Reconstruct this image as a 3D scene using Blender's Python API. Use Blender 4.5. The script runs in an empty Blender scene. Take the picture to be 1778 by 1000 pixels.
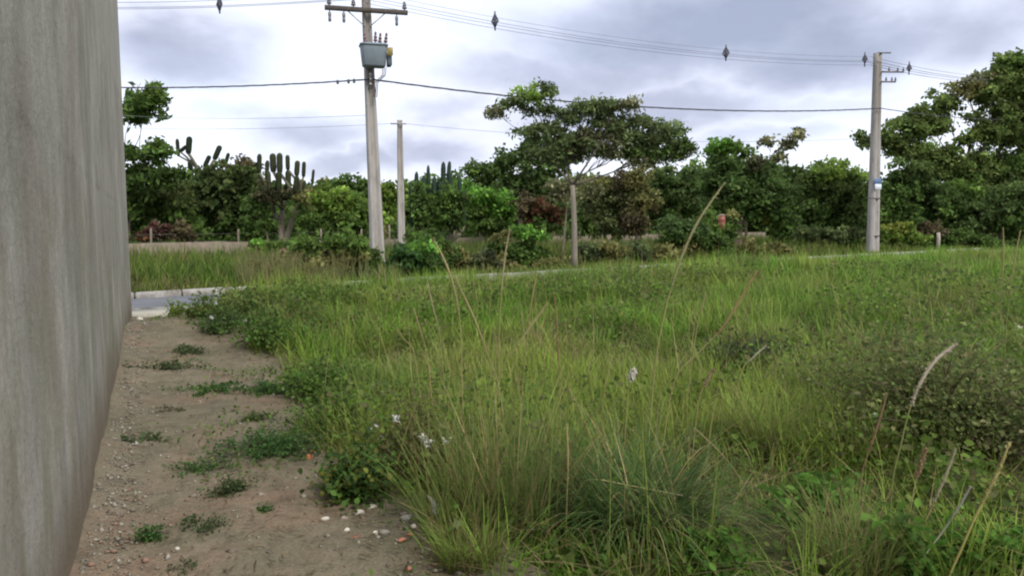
import bpy, math, random
import numpy as np
from mathutils import Matrix, Vector

C = bpy.context.scene
COL = C.collection
random.seed(7)
RS = np.random.RandomState(11)

# ------------------------------------------------------------------ camera
F = 1369.0                       # focal length in photograph pixels (1778 wide)
CAM = Vector((0, 0, 1.45))
ROT = (Matrix.Rotation(math.radians(90 - 4.3), 3, 'X') @ Matrix.Rotation(math.radians(-0.54), 3, 'Z'))
cd = bpy.data.cameras.new('camera')
cd.lens = 36 * F / 1778
cd.sensor_width = 36
cd.clip_start = 0.05
cd.clip_end = 4000
co = bpy.data.objects.new('camera', cd)
COL.objects.link(co)
co.matrix_world = Matrix.Translation(CAM) @ ROT.to_4x4()
C.camera = co

# ------------------------------------------------------------------ world, sun, exposure
SUN_EL, SUN_AZ = math.radians(46), math.radians(146)      # azimuth from +Y towards +X
w = bpy.data.worlds.new('World')
C.world = w
w.use_nodes = True
nt = w.node_tree
nt.nodes.clear()


def N(tree, typ, **kw):
    n = tree.nodes.new(typ)
    for k, v in kw.items():
        setattr(n, k, v)
    return n


def L(tree, a, b):
    tree.links.new(a, b)


def math_node(tree, op, a, b=None, clamp=False):
    n = N(tree, 'ShaderNodeMath', operation=op, use_clamp=clamp)
    for i, x in enumerate((a, b)):
        if x is None:
            continue
        if isinstance(x, (int, float)):
            n.inputs[i].default_value = x
        else:
            L(tree, x, n.inputs[i])
    return n.outputs[0]


def vmath(tree, op, a, b=None):
    n = N(tree, 'ShaderNodeVectorMath', operation=op)
    for i, x in enumerate((a, b)):
        if x is None:
            continue
        if isinstance(x, (tuple, list, Vector)):
            n.inputs[i].default_value = x
        else:
            L(tree, x, n.inputs[i])
    return n


def ramp(tree, fac, stops, interp='LINEAR'):
    n = N(tree, 'ShaderNodeValToRGB')
    r = n.color_ramp
    r.interpolation = interp
    while len(r.elements) < len(stops):
        r.elements.new(0.5)
    for e, (p, c) in zip(r.elements, stops):
        e.position = p
        e.color = (c[0], c[1], c[2], 1)
    L(tree, fac, n.inputs[0])
    return n.outputs[0]


def noise(tree, vec, scale, detail=4, rough=0.55, dist=0.0):
    n = N(tree, 'ShaderNodeTexNoise')
    n.inputs['Scale'].default_value = scale
    n.inputs['Detail'].default_value = detail
    n.inputs['Roughness'].default_value = rough
    n.inputs['Distortion'].default_value = dist
    if vec is not None:
        L(tree, vec, n.inputs['Vector'])
    return n


def view_dir(u, v):
    d = ROT @ Vector(((u - 889) / F, -(v - 500) / F, -1))
    return d.normalized()


sky = N(nt, 'ShaderNodeTexSky', sky_type='NISHITA', sun_disc=False)
sky.sun_elevation = SUN_EL
sky.sun_rotation = SUN_AZ
bg_sky = N(nt, 'ShaderNodeBackground')
bg_sky.inputs[1].default_value = 0.11
L(nt, sky.outputs[0], bg_sky.inputs[0])
tc = N(nt, 'ShaderNodeTexCoord')
nrm = vmath(nt, 'NORMALIZE', tc.outputs['Generated']).outputs[0]
stretch = vmath(nt, 'MULTIPLY', nrm, (1.0, 1.0, 2.0)).outputs[0]
off = vmath(nt, 'ADD', stretch, (3.1, 1.7, 0.4)).outputs[0]
n_big = noise(nt, off, 2.6, 6, 0.52, 0.4)
n_fine = noise(nt, off, 9.0, 5, 0.6, 0.2)
n_warp = noise(nt, off, 5.0, 4, 0.6)
wv = vmath(nt, 'SUBTRACT', n_warp.outputs['Color'], (0.5, 0.5, 0.5)).outputs[0]
wsc = vmath(nt, 'MULTIPLY', wv, (0.16, 0.16, 0.10)).outputs[0]
wdir = vmath(nt, 'ADD', nrm, wsc).outputs[0]
# dense rain-cloud banks of the overcast sky: direction, half width, half height, density
BANKS = [((310, 95), 0.12, 0.042, 0.60), ((225, 70), 0.06, 0.035, 0.25),
         ((1230, 55), 0.24, 0.066, 0.82), ((1430, 85), 0.16, 0.056, 0.74), ((960, 130), 0.14, 0.036, 0.52), ((1120, 120), 0.14, 0.04, 0.55),
         ((1010, 45), 0.10, 0.035, 0.40), ((1180, 195), 0.17, 0.030, 0.52), ((1640, 70), 0.12, 0.05, 0.50), ((1400, 200), 0.10, 0.02, 0.3),
         ((530, 235), 0.085, 0.026, 0.45), ((620, 285), 0.10, 0.020, 0.58), ((1330, 250), 0.10, 0.018, 0.42), ((740, 270), 0.08, 0.022, 0.42),
         ((380, 200), 0.07, 0.016, 0.35), ((760, 195), 0.06, 0.018, 0.3), ((1760, 40), 0.10, 0.04, 0.35)]
dens = None
for (u, v), hw, hh, k in BANKS:
    dv = view_dir(u, v)
    dd = vmath(nt, 'SUBTRACT', wdir, tuple(dv)).outputs[0]
    dd = vmath(nt, 'MULTIPLY', dd, (1 / hw, 1 / hw, 1 / hh)).outputs[0]
    ln = vmath(nt, 'LENGTH', dd).outputs['Value']
    mr = N(nt, 'ShaderNodeMapRange', interpolation_type='SMOOTHSTEP')
    mr.inputs['From Min'].default_value = 1.45
    mr.inputs['From Max'].default_value = 0.25
    mr.inputs['To Min'].default_value = 0
    mr.inputs['To Max'].default_value = k
    L(nt, ln, mr.inputs['Value'])
    dens = mr.outputs[0] if dens is None else math_node(nt, 'MAXIMUM', dens, mr.outputs[0])
var = math_node(nt, 'MULTIPLY', math_node(nt, 'SUBTRACT', n_big.outputs['Fac'], 0.5), 1.0)
var2 = math_node(nt, 'MULTIPLY', math_node(nt, 'SUBTRACT', n_fine.outputs['Fac'], 0.5), 0.42)
thick = math_node(nt, 'ADD', math_node(nt, 'ADD', var, var2), math_node(nt, 'ADD', dens, 0.15), clamp=True)
ccol = ramp(nt, thick, [(0.0, (0.74, 0.77, 0.84)), (0.22, (0.66, 0.69, 0.80)), (0.45, (0.55, 0.58, 0.70)),
                        (0.72, (0.38, 0.41, 0.52)), (1.0, (0.27, 0.30, 0.40))])
bg_cloud = N(nt, 'ShaderNodeBackground')
bg_cloud.inputs[1].default_value = 0.80
L(nt, ccol, bg_cloud.inputs[0])
cover = math_node(nt, 'MULTIPLY', n_big.outputs['Fac'], 0.6)
cover = math_node(nt, 'ADD', cover, 0.62, clamp=True)
mixs = N(nt, 'ShaderNodeMixShader')
L(nt, cover, mixs.inputs[0])
L(nt, bg_sky.outputs[0], mixs.inputs[1])
L(nt, bg_cloud.outputs[0], mixs.inputs[2])
wo = N(nt, 'ShaderNodeOutputWorld')
L(nt, mixs.outputs[0], wo.inputs[0])

sl = bpy.data.lights.new('sun', 'SUN')
sl.energy = 1.5
sl.angle = math.radians(16)
sl.color = (1.0, 0.95, 0.87)
so = bpy.data.objects.new('sun', sl)
COL.objects.link(so)
sd = Vector((math.sin(SUN_AZ) * math.cos(SUN_EL), math.cos(SUN_AZ) * math.cos(SUN_EL), math.sin(SUN_EL)))
so.rotation_euler = sd.to_track_quat('Z', 'Y').to_euler()
so.location = (20, -20, 40)

vs = C.view_settings
C.display_settings.display_device = 'sRGB'
vs.view_transform = 'Standard'
vs.look = 'None'
vs.exposure = 0.97
vs.gamma = 1.0
vs.use_curve_mapping = False
C.render.engine = 'CYCLES'
C.cycles.use_denoising = True
C.cycles.max_bounces = 6
C.cycles.diffuse_bounces = 4
C.cycles.transmission_bounces = 4
C.cycles.pixel_filter_type = 'BLACKMAN_HARRIS'
C.cycles.filter_width = 2.1          # the photograph is soft


# ------------------------------------------------------------------ helpers
def at(u, v, d):
    """point seen at photograph pixel (u, v), d metres ahead"""
    r = ROT @ Vector(((u - 889) / F, -(v - 500) / F, -1))
    return CAM + r * (d / r.y)


def px(n, d):
    return n * d / F


def sstep(x, a, b):
    t = np.clip((np.asarray(x, float) - a) / (b - a), 0, 1)
    return t * t * (3 - 2 * t)


_lat = np.random.RandomState(5).rand(256, 256)


def vnoise(x, y):
    x = np.asarray(x, float)
    y = np.asarray(y, float)
    xi = np.floor(x).astype(int)
    yi = np.floor(y).astype(int)
    fx = x - xi
    fy = y - yi
    fx = fx * fx * (3 - 2 * fx)
    fy = fy * fy * (3 - 2 * fy)
    a = _lat[xi & 255, yi & 255]
    b = _lat[(xi + 1) & 255, yi & 255]
    c = _lat[xi & 255, (yi + 1) & 255]
    d = _lat[(xi + 1) & 255, (yi + 1) & 255]
    return (a * (1 - fx) + b * fx) * (1 - fy) + (c * (1 - fx) + d * fx) * fy


def fbm(x, y, o=4):
    s = 0
    a = 0.5
    for i in range(o):
        s = s + a * vnoise(np.asarray(x) * 2 ** i + 17 * i, np.asarray(y) * 2 ** i + 31 * i)
        a *= 0.5
    return s / (1 - 0.5 ** o)


# the road: far kerb line through K along U, N2 points away from the camera
K = np.array([-8.3, 17.3])
U = np.array([1.0, 0.777])
U = U / np.linalg.norm(U)
N2 = np.array([-U[1], U[0]])


def tdist(x, y):
    return (np.asarray(x) - K[0]) * N2[0] + (np.asarray(y) - K[1]) * N2[1]


def road_pt(s, t, z=0.0):
    p = K + U * s + N2 * t
    return (p[0], p[1], z)


EY = [0, 2.0, 3.0, 3.35, 3.7, 4.2, 4.95, 6.2, 7.1, 8.3, 10.4, 12.0, 12.8, 13.7]
EX = [0.15, -.06, -.20, -.27, -.40, -.90, -1.22, -1.63, -2.02, -2.5, -3.55, -4.35, -4.95, -5.4]


def edge_x(y):
    y = np.asarray(y, float)
    return np.interp(y, EY, EX) + (fbm(y * 1.7, y * 0 + 3.3, 3) - 0.5) * 0.35


def wall_x(y):
    return -0.39 - 0.4555 * np.asarray(y, float)


def G(x, y):
    """ground height"""
    x = np.asarray(x, float)
    y = np.asarray(y, float)
    t = tdist(x, y)
    m = 0.345 * sstep(x - 0.05 * y, -1.0, 6.5) * sstep(y, 2.5, 9) * sstep(-t, 4.8, 8.5)
    m = m + 0.25 * (1 - .22 * sstep(x, -1.0, -.3) * (1 - sstep(x, .6, 1.4))) * sstep(-t, 4.7, 6.0) * (1 - sstep(-t, 7.5, 11.5)) * sstep(x, -6.2, -4.6) * (1 - .6 * sstep(x, 3.5, 10))
    m = m + (fbm(x * 0.7, y * 0.7, 3) - 0.5) * 0.16 * sstep(x - edge_x(y), 0.0, 0.8) * sstep(-t, 4.8, 6.5)
    m = m + (fbm(x * 0.5 + 9, y * 0.5, 3) - 0.5) * 0.25 * sstep(t, 1.5, 5)
    m = m + (fbm(x * 2.1 + 4, y * 2.1, 3) - 0.5) * 0.04 * sstep(-t, 4.6, 5.6)
    return m


def Gf(x, y):
    return float(G(np.array([x]), np.array([y]))[0])


def on_ground(u, v, lift=0.0):
    d = 5.0
    for _ in range(40):
        p = at(u, v, d)
        r = p - CAM
        z = Gf(p.x, p.y)
        k = (z - CAM.z) / r.z if r.z < -1e-4 else 10
        d = max(0.5, 0.5 * d + 0.5 * d * k)
    p = at(u, v, d)
    return Vector((p.x, p.y, Gf(p.x, p.y) + lift))


def link(o, parent=None):
    COL.objects.link(o)
    if parent is not None:
        o.parent = parent
    return o


def meta(o, label=None, cat=None, group=None, kind=None):
    if label:
        o['label'] = label
    if cat:
        o['category'] = cat
    if group:
        o['group'] = group
    if kind:
        o['kind'] = kind
    return o


def thing(name, label, cat, loc=(0, 0, 0), group=None):
    o = bpy.data.objects.new(name, None)
    o.empty_display_size = 0.2
    o.location = loc
    COL.objects.link(o)
    return meta(o, label, cat, group)


class MB:
    """collects polygons (numpy or lists) for ONE mesh object; points in world space"""

    def __init__(s):
        s.v = []
        s.f = {3: [], 4: []}
        s.big = []
        s.c = []
        s.n = 0

    def add(s, verts, faces, col=None):
        verts = np.asarray(verts, float).reshape(-1, 3)
        o = s.n
        s.v.append(verts)
        s.n += len(verts)
        if col is None:
            col = (1, 1, 1)
        col = np.asarray(col, float)
        if col.ndim == 1:
            col = np.tile(col, (len(verts), 1))
        s.c.append(col)
        if isinstance(faces, np.ndarray):
            s.f[faces.shape[1]].append(faces + o)
        else:
            for f in faces:
                if len(f) in (3, 4):
                    s.f[len(f)].append(np.array([f]) + o)
                else:
                    s.big.append([i + o for i in f])
        return s

    def box(s, c, size, rz=0.0, col=None, tilt=None, bev=0.0):
        hx, hy, hz = [k / 2 for k in size]
        if bev:
            b = min(bev, hx * .9, hy * .9, hz * .9)
            ring = [(-hx + b, -hy), (hx - b, -hy), (hx, -hy + b), (hx, hy - b), (hx - b, hy), (-hx + b, hy), (-hx, hy - b), (-hx, -hy + b)]
            ring2 = [(x * (hx - b) / hx, y * (hy - b) / hy) for x, y in ring]
            P = [(x, y, -hz) for x, y in ring2] + [(x, y, -hz + b) for x, y in ring] + [(x, y, hz - b) for x, y in ring] + [(x, y, hz) for x, y in ring2]
            FA = []
            for k in range(3):
                for i in range(8):
                    j = (i + 1) % 8
                    FA.append((k * 8 + i, k * 8 + j, k * 8 + 8 + j, k * 8 + 8 + i))
            FA += [tuple(range(7, -1, -1)), tuple(range(24, 32))]
        else:
            P = [(x, y, z) for z in (-hz, hz) for x, y in ((-hx, -hy), (hx, -hy), (hx, hy), (-hx, hy))]
            FA = [(3, 2, 1, 0), (4, 5, 6, 7), (0, 1, 5, 4), (1, 2, 6, 5), (2, 3, 7, 6), (3, 0, 4, 7)]
        R = Matrix.Rotation(rz, 3, 'Z')
        if tilt is not None:
            R = R @ tilt
        s.add([tuple(R @ Vector(p) + Vector(c)) for p in P], FA, col)
        return s

    def tube(s, pts, rad, sides=6, col=None, cap=True):
        pts = [Vector(p) for p in pts]
        n = len(pts)
        if isinstance(rad, (int, float)):
            rad = [rad] * n
        ref = None
        V = []
        for i, p in enumerate(pts):
            t = (pts[min(i + 1, n - 1)] - pts[max(i - 1, 0)])
            if t.length < 1e-9:
                t = Vector((0, 0, 1))
            t.normalize()
            if ref is None:
                ref = t.orthogonal().normalized()
            else:
                ref = (ref - t * ref.dot(t))
                ref = ref.normalized() if ref.length > 1e-6 else t.orthogonal().normalized()
            b = t.cross(ref)
            for k in range(sides):
                a = 2 * math.pi * k / sides
                V.append(p + (ref * math.cos(a) + b * math.sin(a)) * rad[i])
        FA = []
        for i in range(n - 1):
            for k in range(sides):
                j = (k + 1) % sides
                FA.append((i * sides + k, i * sides + j, (i + 1) * sides + j, (i + 1) * sides + k))
        if cap:
            FA.append(tuple(range(sides - 1, -1, -1)))
            FA.append(tuple((n - 1) * sides + k for k in range(sides)))
        s.add([tuple(v) for v in V], FA, col)
        return s

    def lathe(s, base, prof, sides=10, axis=None, col=None):
        """prof: list of (radius, height) along axis"""
        ax = Vector(axis).normalized() if axis is not None else Vector((0, 0, 1))
        a0 = ax.orthogonal().normalized()
        b0 = ax.cross(a0)
        V = []
        for r, h in prof:
            for k in range(sides):
                a = 2 * math.pi * k / sides
                V.append(Vector(base) + ax * h + (a0 * math.cos(a) + b0 * math.sin(a)) * max(r, 1e-4))
        FA = []
        for i in range(len(prof) - 1):
            for k in range(sides):
                j = (k + 1) % sides
                FA.append((i * sides + k, i * sides + j, (i + 1) * sides + j, (i + 1) * sides + k))
        FA.append(tuple(range(sides - 1, -1, -1)))
        FA.append(tuple((len(prof) - 1) * sides + k for k in range(sides)))
        s.add([tuple(v) for v in V], FA, col)
        return s

    def mesh(s, name, mat, origin=(0, 0, 0), smooth=False):
        V = np.concatenate(s.v) - np.asarray(tuple(origin), float)
        col = np.concatenate(s.c)
        q = np.concatenate(s.f[4]) if s.f[4] else np.zeros((0, 4), int)
        t = np.concatenate(s.f[3]) if s.f[3] else np.zeros((0, 3), int)
        loops = np.concatenate([q.ravel(), t.ravel()] + [np.array(b) for b in s.big]).astype(np.int32)
        tot = np.concatenate([np.full(len(q), 4), np.full(len(t), 3), np.array([len(b) for b in s.big], int)]).astype(np.int32)
        start = np.concatenate([[0], np.cumsum(tot)[:-1]]).astype(np.int32)
        me = bpy.data.meshes.new(name)
        me.vertices.add(len(V))
        me.vertices.foreach_set('co', V.astype(np.float32).ravel())
        me.loops.add(len(loops))
        me.loops.foreach_set('vertex_index', loops)
        me.polygons.add(len(tot))
        me.polygons.foreach_set('loop_start', start)
        try:
            me.polygons.foreach_set('loop_total', tot)
        except Exception:
            pass
        if smooth:
            me.polygons.foreach_set('use_smooth', np.ones(len(tot), bool))
        a = me.color_attributes.new('Col', 'FLOAT_COLOR', 'POINT')
        a.data.foreach_set('color', np.concatenate([col, np.ones((len(col), 1))], 1).astype(np.float32).ravel())
        me.update(calc_edges=True)
        me.validate()
        if mat is not None:
            me.materials.append(mat)
        return me

    def build(s, name, mat, parent=None, origin=None, smooth=False):
        """top-level: origin given; child: placed relative to the parent's location"""
        if origin is None:
            origin = parent.location if parent is not None else (0, 0, 0)
            if parent is not None and parent.parent is not None:
                origin = Vector(parent.location) + Vector(parent.parent.location)
        me = s.mesh(name, mat, origin, smooth)
        o = bpy.data.objects.new(name, me)
        if parent is None:
            o.location = origin
        return link(o, parent)


# ------------------------------------------------------------------ materials
def mat(name, build):
    m = bpy.data.materials.new(name)
    m.use_nodes = True
    t = m.node_tree
    t.nodes.clear()
    out = N(t, 'ShaderNodeOutputMaterial')
    build(t, out)
    return m


def principled(t, out, rough=0.8, spec=0.3, metal=0.0):
    p = N(t, 'ShaderNodeBsdfPrincipled')
    p.inputs['Roughness'].default_value = rough
    p.inputs['Metallic'].default_value = metal
    p.inputs['Specular IOR Level'].default_value = spec
    L(t, p.outputs[0], out.inputs[0])
    return p


def obj_pos(t):
    return N(t, 'ShaderNodeNewGeometry').outputs['Position']


def bump(t, p, h, strength, dist):
    b = N(t, 'ShaderNodeBump')
    b.inputs['Strength'].default_value = strength
    b.inputs['Distance'].default_value = dist
    L(t, h, b.inputs['Height'])
    L(t, b.outputs[0], p.inputs['Normal'])


def mixc(t, fac, a, b, blend='MIX'):
    n = N(t, 'ShaderNodeMix', data_type='RGBA', blend_type=blend)
    for i, x in ((0, fac), (6, a), (7, b)):
        if isinstance(x, (int, float)):
            n.inputs[i].default_value = x
        elif isinstance(x, tuple):
            n.inputs[i].default_value = (*x, 1)
        else:
            L(t, x, n.inputs[i])
    return n.outputs[2]


def leafy(transl=0.25, rough=0.6, spec=0.1):
    def f(t, out):
        a = N(t, 'ShaderNodeAttribute', attribute_name='Col')
        nz = noise(t, obj_pos(t), 3.0, 3)
        hsv = N(t, 'ShaderNodeHueSaturation')
        L(t, a.outputs['Color'], hsv.inputs['Color'])
        L(t, math_node(t, 'ADD', math_node(t, 'MULTIPLY', nz.outputs['Fac'], 0.7), 0.65), hsv.inputs['Value'])
        p = N(t, 'ShaderNodeBsdfPrincipled')
        p.inputs['Roughness'].default_value = rough
        p.inputs['Specular IOR Level'].default_value = spec
        L(t, hsv.outputs[0], p.inputs['Base Color'])
        tr = N(t, 'ShaderNodeBsdfTranslucent')
        L(t, hsv.outputs[0], tr.inputs[0])
        mx = N(t, 'ShaderNodeMixShader')
        mx.inputs[0].default_value = transl
        L(t, p.outputs[0], mx.inputs[1])
        L(t, tr.outputs[0], mx.inputs[2])
        L(t, mx.outputs[0], out.inputs[0])
    return f


M_leaf = mat('leaf', leafy(0.5))
M_grass = mat('grass_blade', leafy(0.36, 0.65, 0.1))
M_dry = mat('dry_grass', leafy(0.2, 0.8, 0.1))


def m_bark(t, out):
    p = principled(t, out, 0.9, 0.15)
    a = N(t, 'ShaderNodeAttribute', attribute_name='Col')
    mp = vmath(t, 'MULTIPLY', obj_pos(t), (1, 1, 0.3)).outputs[0]
    nz = noise(t, mp, 14, 5, 0.65)
    c = mixc(t, nz.outputs['Fac'], (0.45, 0.42, 0.38), (1.35, 1.32, 1.25))
    L(t, mixc(t, 1.0, a.outputs['Color'], c, 'MULTIPLY'), p.inputs['Base Color'])
    bump(t, p, nz.outputs['Fac'], 0.6, 0.02)


M_bark = mat('bark', m_bark)


def m_tinted(rough, spec, nscale, amt, metal=0.0, bumpd=0.0):
    def f(t, out):
        p = principled(t, out, rough, spec, metal)
        a = N(t, 'ShaderNodeAttribute', attribute_name='Col')
        nz = noise(t, obj_pos(t), nscale, 6, 0.65)
        c = mixc(t, nz.outputs['Fac'], (1 - amt,) * 3, (1 + amt,) * 3)
        L(t, mixc(t, 1.0, a.outputs['Color'], c, 'MULTIPLY'), p.inputs['Base Color'])
        if bumpd:
            bump(t, p, nz.outputs['Fac'], 0.5, bumpd)
    return f


M_stone = mat('stone', m_tinted(0.95, 0.15, 30, 0.45, 0, 0.01))
M_paint = mat('weathered_paint', m_tinted(0.5, 0.4, 6, 0.25))
M_metal = mat('galvanised_metal', m_tinted(0.5, 0.5, 12, 0.35, 0.5))
M_ceramic = mat('brown_ceramic', m_tinted(0.3, 0.5, 12, 0.2))
M_cable = mat('cable', m_tinted(0.7, 0.2, 5, 0.2))
M_cactus = mat('cactus_skin', m_tinted(0.85, 0.05, 5, 0.6))
M_petal = mat('petal', leafy(0.36, 0.65, 0.1))


def m_pole(t, out):
    p = principled(t, out, 0.9, 0.15)
    pos = obj_pos(t)
    mp = vmath(t, 'MULTIPLY', pos, (1, 1, 0.25)).outputs[0]
    n1 = noise(t, mp, 5, 6, 0.65)
    n2 = noise(t, pos, 40, 4, 0.6)
    sep = N(t, 'ShaderNodeSeparateXYZ')
    L(t, pos, sep.inputs[0])
    base = ramp(t, n1.outputs['Fac'], [(0.3, (0.20, 0.18, 0.16)), (0.5, (0.34, 0.315, 0.29)), (0.75, (0.43, 0.405, 0.38))])
    hgt = N(t, 'ShaderNodeMapRange')
    hgt.inputs['From Min'].default_value = 4.0
    hgt.inputs['From Max'].default_value = 8.0
    L(t, sep.outputs['Z'], hgt.inputs['Value'])
    stain = math_node(t, 'MULTIPLY', hgt.outputs[0], math_node(t, 'ADD', math_node(t, 'MULTIPLY', n1.outputs['Fac'], 0.6), 0.25))
    c = mixc(t, stain, base, (0.11, 0.085, 0.07))
    c = mixc(t, math_node(t, 'MULTIPLY', n2.outputs['Fac'], 0.35), c, (0.5, 0.48, 0.44))
    L(t, c, p.inputs['Base Color'])
    bump(t, p, n2.outputs['Fac'], 0.4, 0.01)


M_pole = mat('pole_concrete', m_pole)


def m_wall(t, out):
    p = principled(t, out, 0.93, 0.12)
    pos = obj_pos(t)
    st = vmath(t, 'MULTIPLY', pos, (0.5, 0.8, 0.34)).outputs[0]
    n1 = noise(t, st, 1.6, 7, 0.62, 0.8)
    n1b = noise(t, st, 4.5, 6, 0.68, 0.6)
    n2 = noise(t, pos, 0.8, 7, 0.62, 0.8)
    n3 = noise(t, pos, 45, 4, 0.65)
    st2 = vmath(t, 'MULTIPLY', pos, (1, 1.5, 0.6)).outputs[0]
    n4 = noise(t, st2, 1.3, 7, 0.65, 1.2)
    n5 = noise(t, pos, 11, 6, 0.7, 0.3)
    base = ramp(t, n2.outputs['Fac'], [(0.30, (0.295, 0.278, 0.232)), (0.5, (0.375, 0.355, 0.308)), (0.70, (0.44, 0.415, 0.36))])
    streak = ramp(t, n1.outputs['Fac'], [(0.32, (0.72, 0.73, 0.72)), (0.5, (0.97, 0.97, 0.96)), (0.68, (1.14, 1.11, 1.06))])
    c = mixc(t, 0.85, base, streak, 'MULTIPLY')
    c = mixc(t, 0.55, c, ramp(t, n1b.outputs['Fac'], [(0.34, (0.74, 0.74, 0.72)), (0.58, (1.06, 1.05, 1.04))]), 'MULTIPLY')
    c = mixc(t, 0.5, c, ramp(t, n5.outputs['Fac'], [(0.3, (0.72, 0.71, 0.68)), (0.62, (1.1, 1.1, 1.08))]), 'MULTIPLY')
    c = mixc(t, 0.35, c, ramp(t, n3.outputs['Fac'], [(0.3, (0.7, 0.7, 0.7)), (0.65, (1.15, 1.15, 1.15))]), 'MULTIPLY')
    brown = math_node(t, 'MULTIPLY', ramp(t, n4.outputs['Fac'], [(0.47, (0, 0, 0)), (0.64, (1, 1, 1))]), 0.45)
    c = mixc(t, brown, c, (0.215, 0.165, 0.120))
    moss = noise(t, st2, 2.3, 5, 0.6)
    sep = N(t, 'ShaderNodeSeparateXYZ')
    L(t, pos, sep.inputs[0])
    low = N(t, 'ShaderNodeMapRange')
    low.inputs['From Min'].default_value = 2.2
    low.inputs['From Max'].default_value = 0.0
    low.inputs['To Max'].default_value = 0.75
    L(t, sep.outputs['Z'], low.inputs['Value'])
    mfac = math_node(t, 'MULTIPLY', low.outputs[0], ramp(t, moss.outputs['Fac'], [(0.42, (0, 0, 0)), (0.6, (1, 1, 1))]), clamp=True)
    c = mixc(t, mfac, c, (0.17, 0.165, 0.085))
    foot = N(t, 'ShaderNodeMapRange')
    foot.inputs['From Min'].default_value = 0.42
    foot.inputs['From Max'].default_value = 0.0
    L(t, math_node(t, 'ADD', sep.outputs['Z'], math_node(t, 'MULTIPLY', n4.outputs['Fac'], -0.25)), foot.inputs['Value'])
    c = mixc(t, math_node(t, 'MULTIPLY', foot.outputs[0], 0.85, clamp=True), c, (0.17, 0.13, 0.085))
    # the upper lift of render is fresher; a faint daywork joint lower down
    q = math_node(t, 'SUBTRACT', sep.outputs['Z'], math_node(t, 'ADD', 3.10, math_node(t, 'MULTIPLY', sep.outputs['Y'], 0.034)))
    q = math_node(t, 'ADD', q, math_node(t, 'MULTIPLY', math_node(t, 'SUBTRACT', n2.outputs['Fac'], 0.5), 0.35))
    q = math_node(t, 'MULTIPLY', q, 14.0, clamp=True)
    jd = math_node(t, 'ABSOLUTE', math_node(t, 'SUBTRACT', math_node(t, 'ADD', sep.outputs['Z'], math_node(t, 'MULTIPLY', n1b.outputs['Fac'], 0.12)), 1.87))
    jd = math_node(t, 'SUBTRACT', 1.0, math_node(t, 'MULTIPLY', jd, 28.0), clamp=True)
    jd = math_node(t, 'MULTIPLY', jd, ramp(t, n4.outputs['Fac'], [(0.42, (0, 0, 0)), (0.6, (0.45, 0.45, 0.45))]))
    c = mixc(t, jd, c, (0.15, 0.135, 0.105))
    c = mixc(t, math_node(t, 'MULTIPLY', q, 0.5), c, (0.40, 0.385, 0.325))
    L(t, c, p.inputs['Base Color'])
    h = math_node(t, 'ADD', math_node(t, 'MULTIPLY', n3.outputs['Fac'], 0.5), math_node(t, 'MULTIPLY', n5.outputs['Fac'], 1.2))
    bump(t, p, h, 0.6, 0.014)


M_wall = mat('stained_render', m_wall)


def m_soil(t, out):
    p = principled(t, out, 0.96, 0.1)
    pos = obj_pos(t)
    n1 = noise(t, pos, 0.8, 5, 0.6, 0.5)
    n2 = noise(t, pos, 6, 6, 0.7)
    n3 = noise(t, pos, 60, 4, 0.7)
    n4 = noise(t, vmath(t, 'ADD', pos, (7, 3, 1)).outputs[0], 1.6, 5, 0.65, 0.4)
    c = ramp(t, n1.outputs['Fac'], [(0.33, (0.132, 0.122, 0.084)), (0.5, (0.180, 0.159, 0.108)), (0.66, (0.215, 0.180, 0.126))])
    c = mixc(t, ramp(t, n4.outputs['Fac'], [(0.50, (0, 0, 0)), (0.68, (0.65, 0.65, 0.65))]), c, (0.255, 0.172, 0.120))
    c = mixc(t, 0.85, c, ramp(t, n2.outputs['Fac'], [(0.3, (0.62, 0.62, 0.62)), (0.5, (0.98, 0.98, 0.97)), (0.72, (1.18, 1.17, 1.15))]), 'MULTIPLY')
    c = mixc(t, 0.7, c, ramp(t, n3.outputs['Fac'], [(0.32, (0.6, 0.6, 0.6)), (0.6, (1.1, 1.1, 1.1))]), 'MULTIPLY')
    L(t, c, p.inputs['Base Color'])
    h = math_node(t, 'ADD', math_node(t, 'MULTIPLY', n2.outputs['Fac'], 1.0), math_node(t, 'MULTIPLY', n3.outputs['Fac'], 0.35))
    bump(t, p, h, 0.8, 0.03)


M_soil = mat('sandy_soil', m_soil)


def m_field(t, out):
    p = principled(t, out, 0.97, 0.1)
    pos = obj_pos(t)
    n1 = noise(t, pos, 0.5, 5, 0.6)
    n2 = noise(t, pos, 9, 5, 0.7)
    c = ramp(t, n1.outputs['Fac'], [(0.35, (0.075, 0.085, 0.032)), (0.55, (0.10, 0.105, 0.045)), (0.7, (0.12, 0.095, 0.055))])
    c = mixc(t, 0.8, c, ramp(t, n2.outputs['Fac'], [(0.3, (0.5, 0.5, 0.5)), (0.65, (1.25, 1.25, 1.25))]), 'MULTIPLY')
    L(t, c, p.inputs['Base Color'])
    bump(t, p, n2.outputs['Fac'], 0.9, 0.06)


M_field = mat('field_soil', m_field)


def m_asphalt(t, out):
    p = principled(t, out, 0.85, 0.3)
    pos = obj_pos(t)
    n1 = noise(t, pos, 0.7, 4)
    n2 = noise(t, pos, 60, 3, 0.7)
    c = ramp(t, n1.outputs['Fac'], [(0.35, (0.105, 0.11, 0.12)), (0.65, (0.15, 0.155, 0.165))])
    c = mixc(t, 0.6, c, ramp(t, n2.outputs['Fac'], [(0.3, (0.7, 0.7, 0.7)), (0.7, (1.2, 1.2, 1.2))]), 'MULTIPLY')
    L(t, c, p.inputs['Base Color'])
    bump(t, p, n2.outputs['Fac'], 0.5, 0.006)


M_asphalt = mat('asphalt', m_asphalt)


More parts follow.
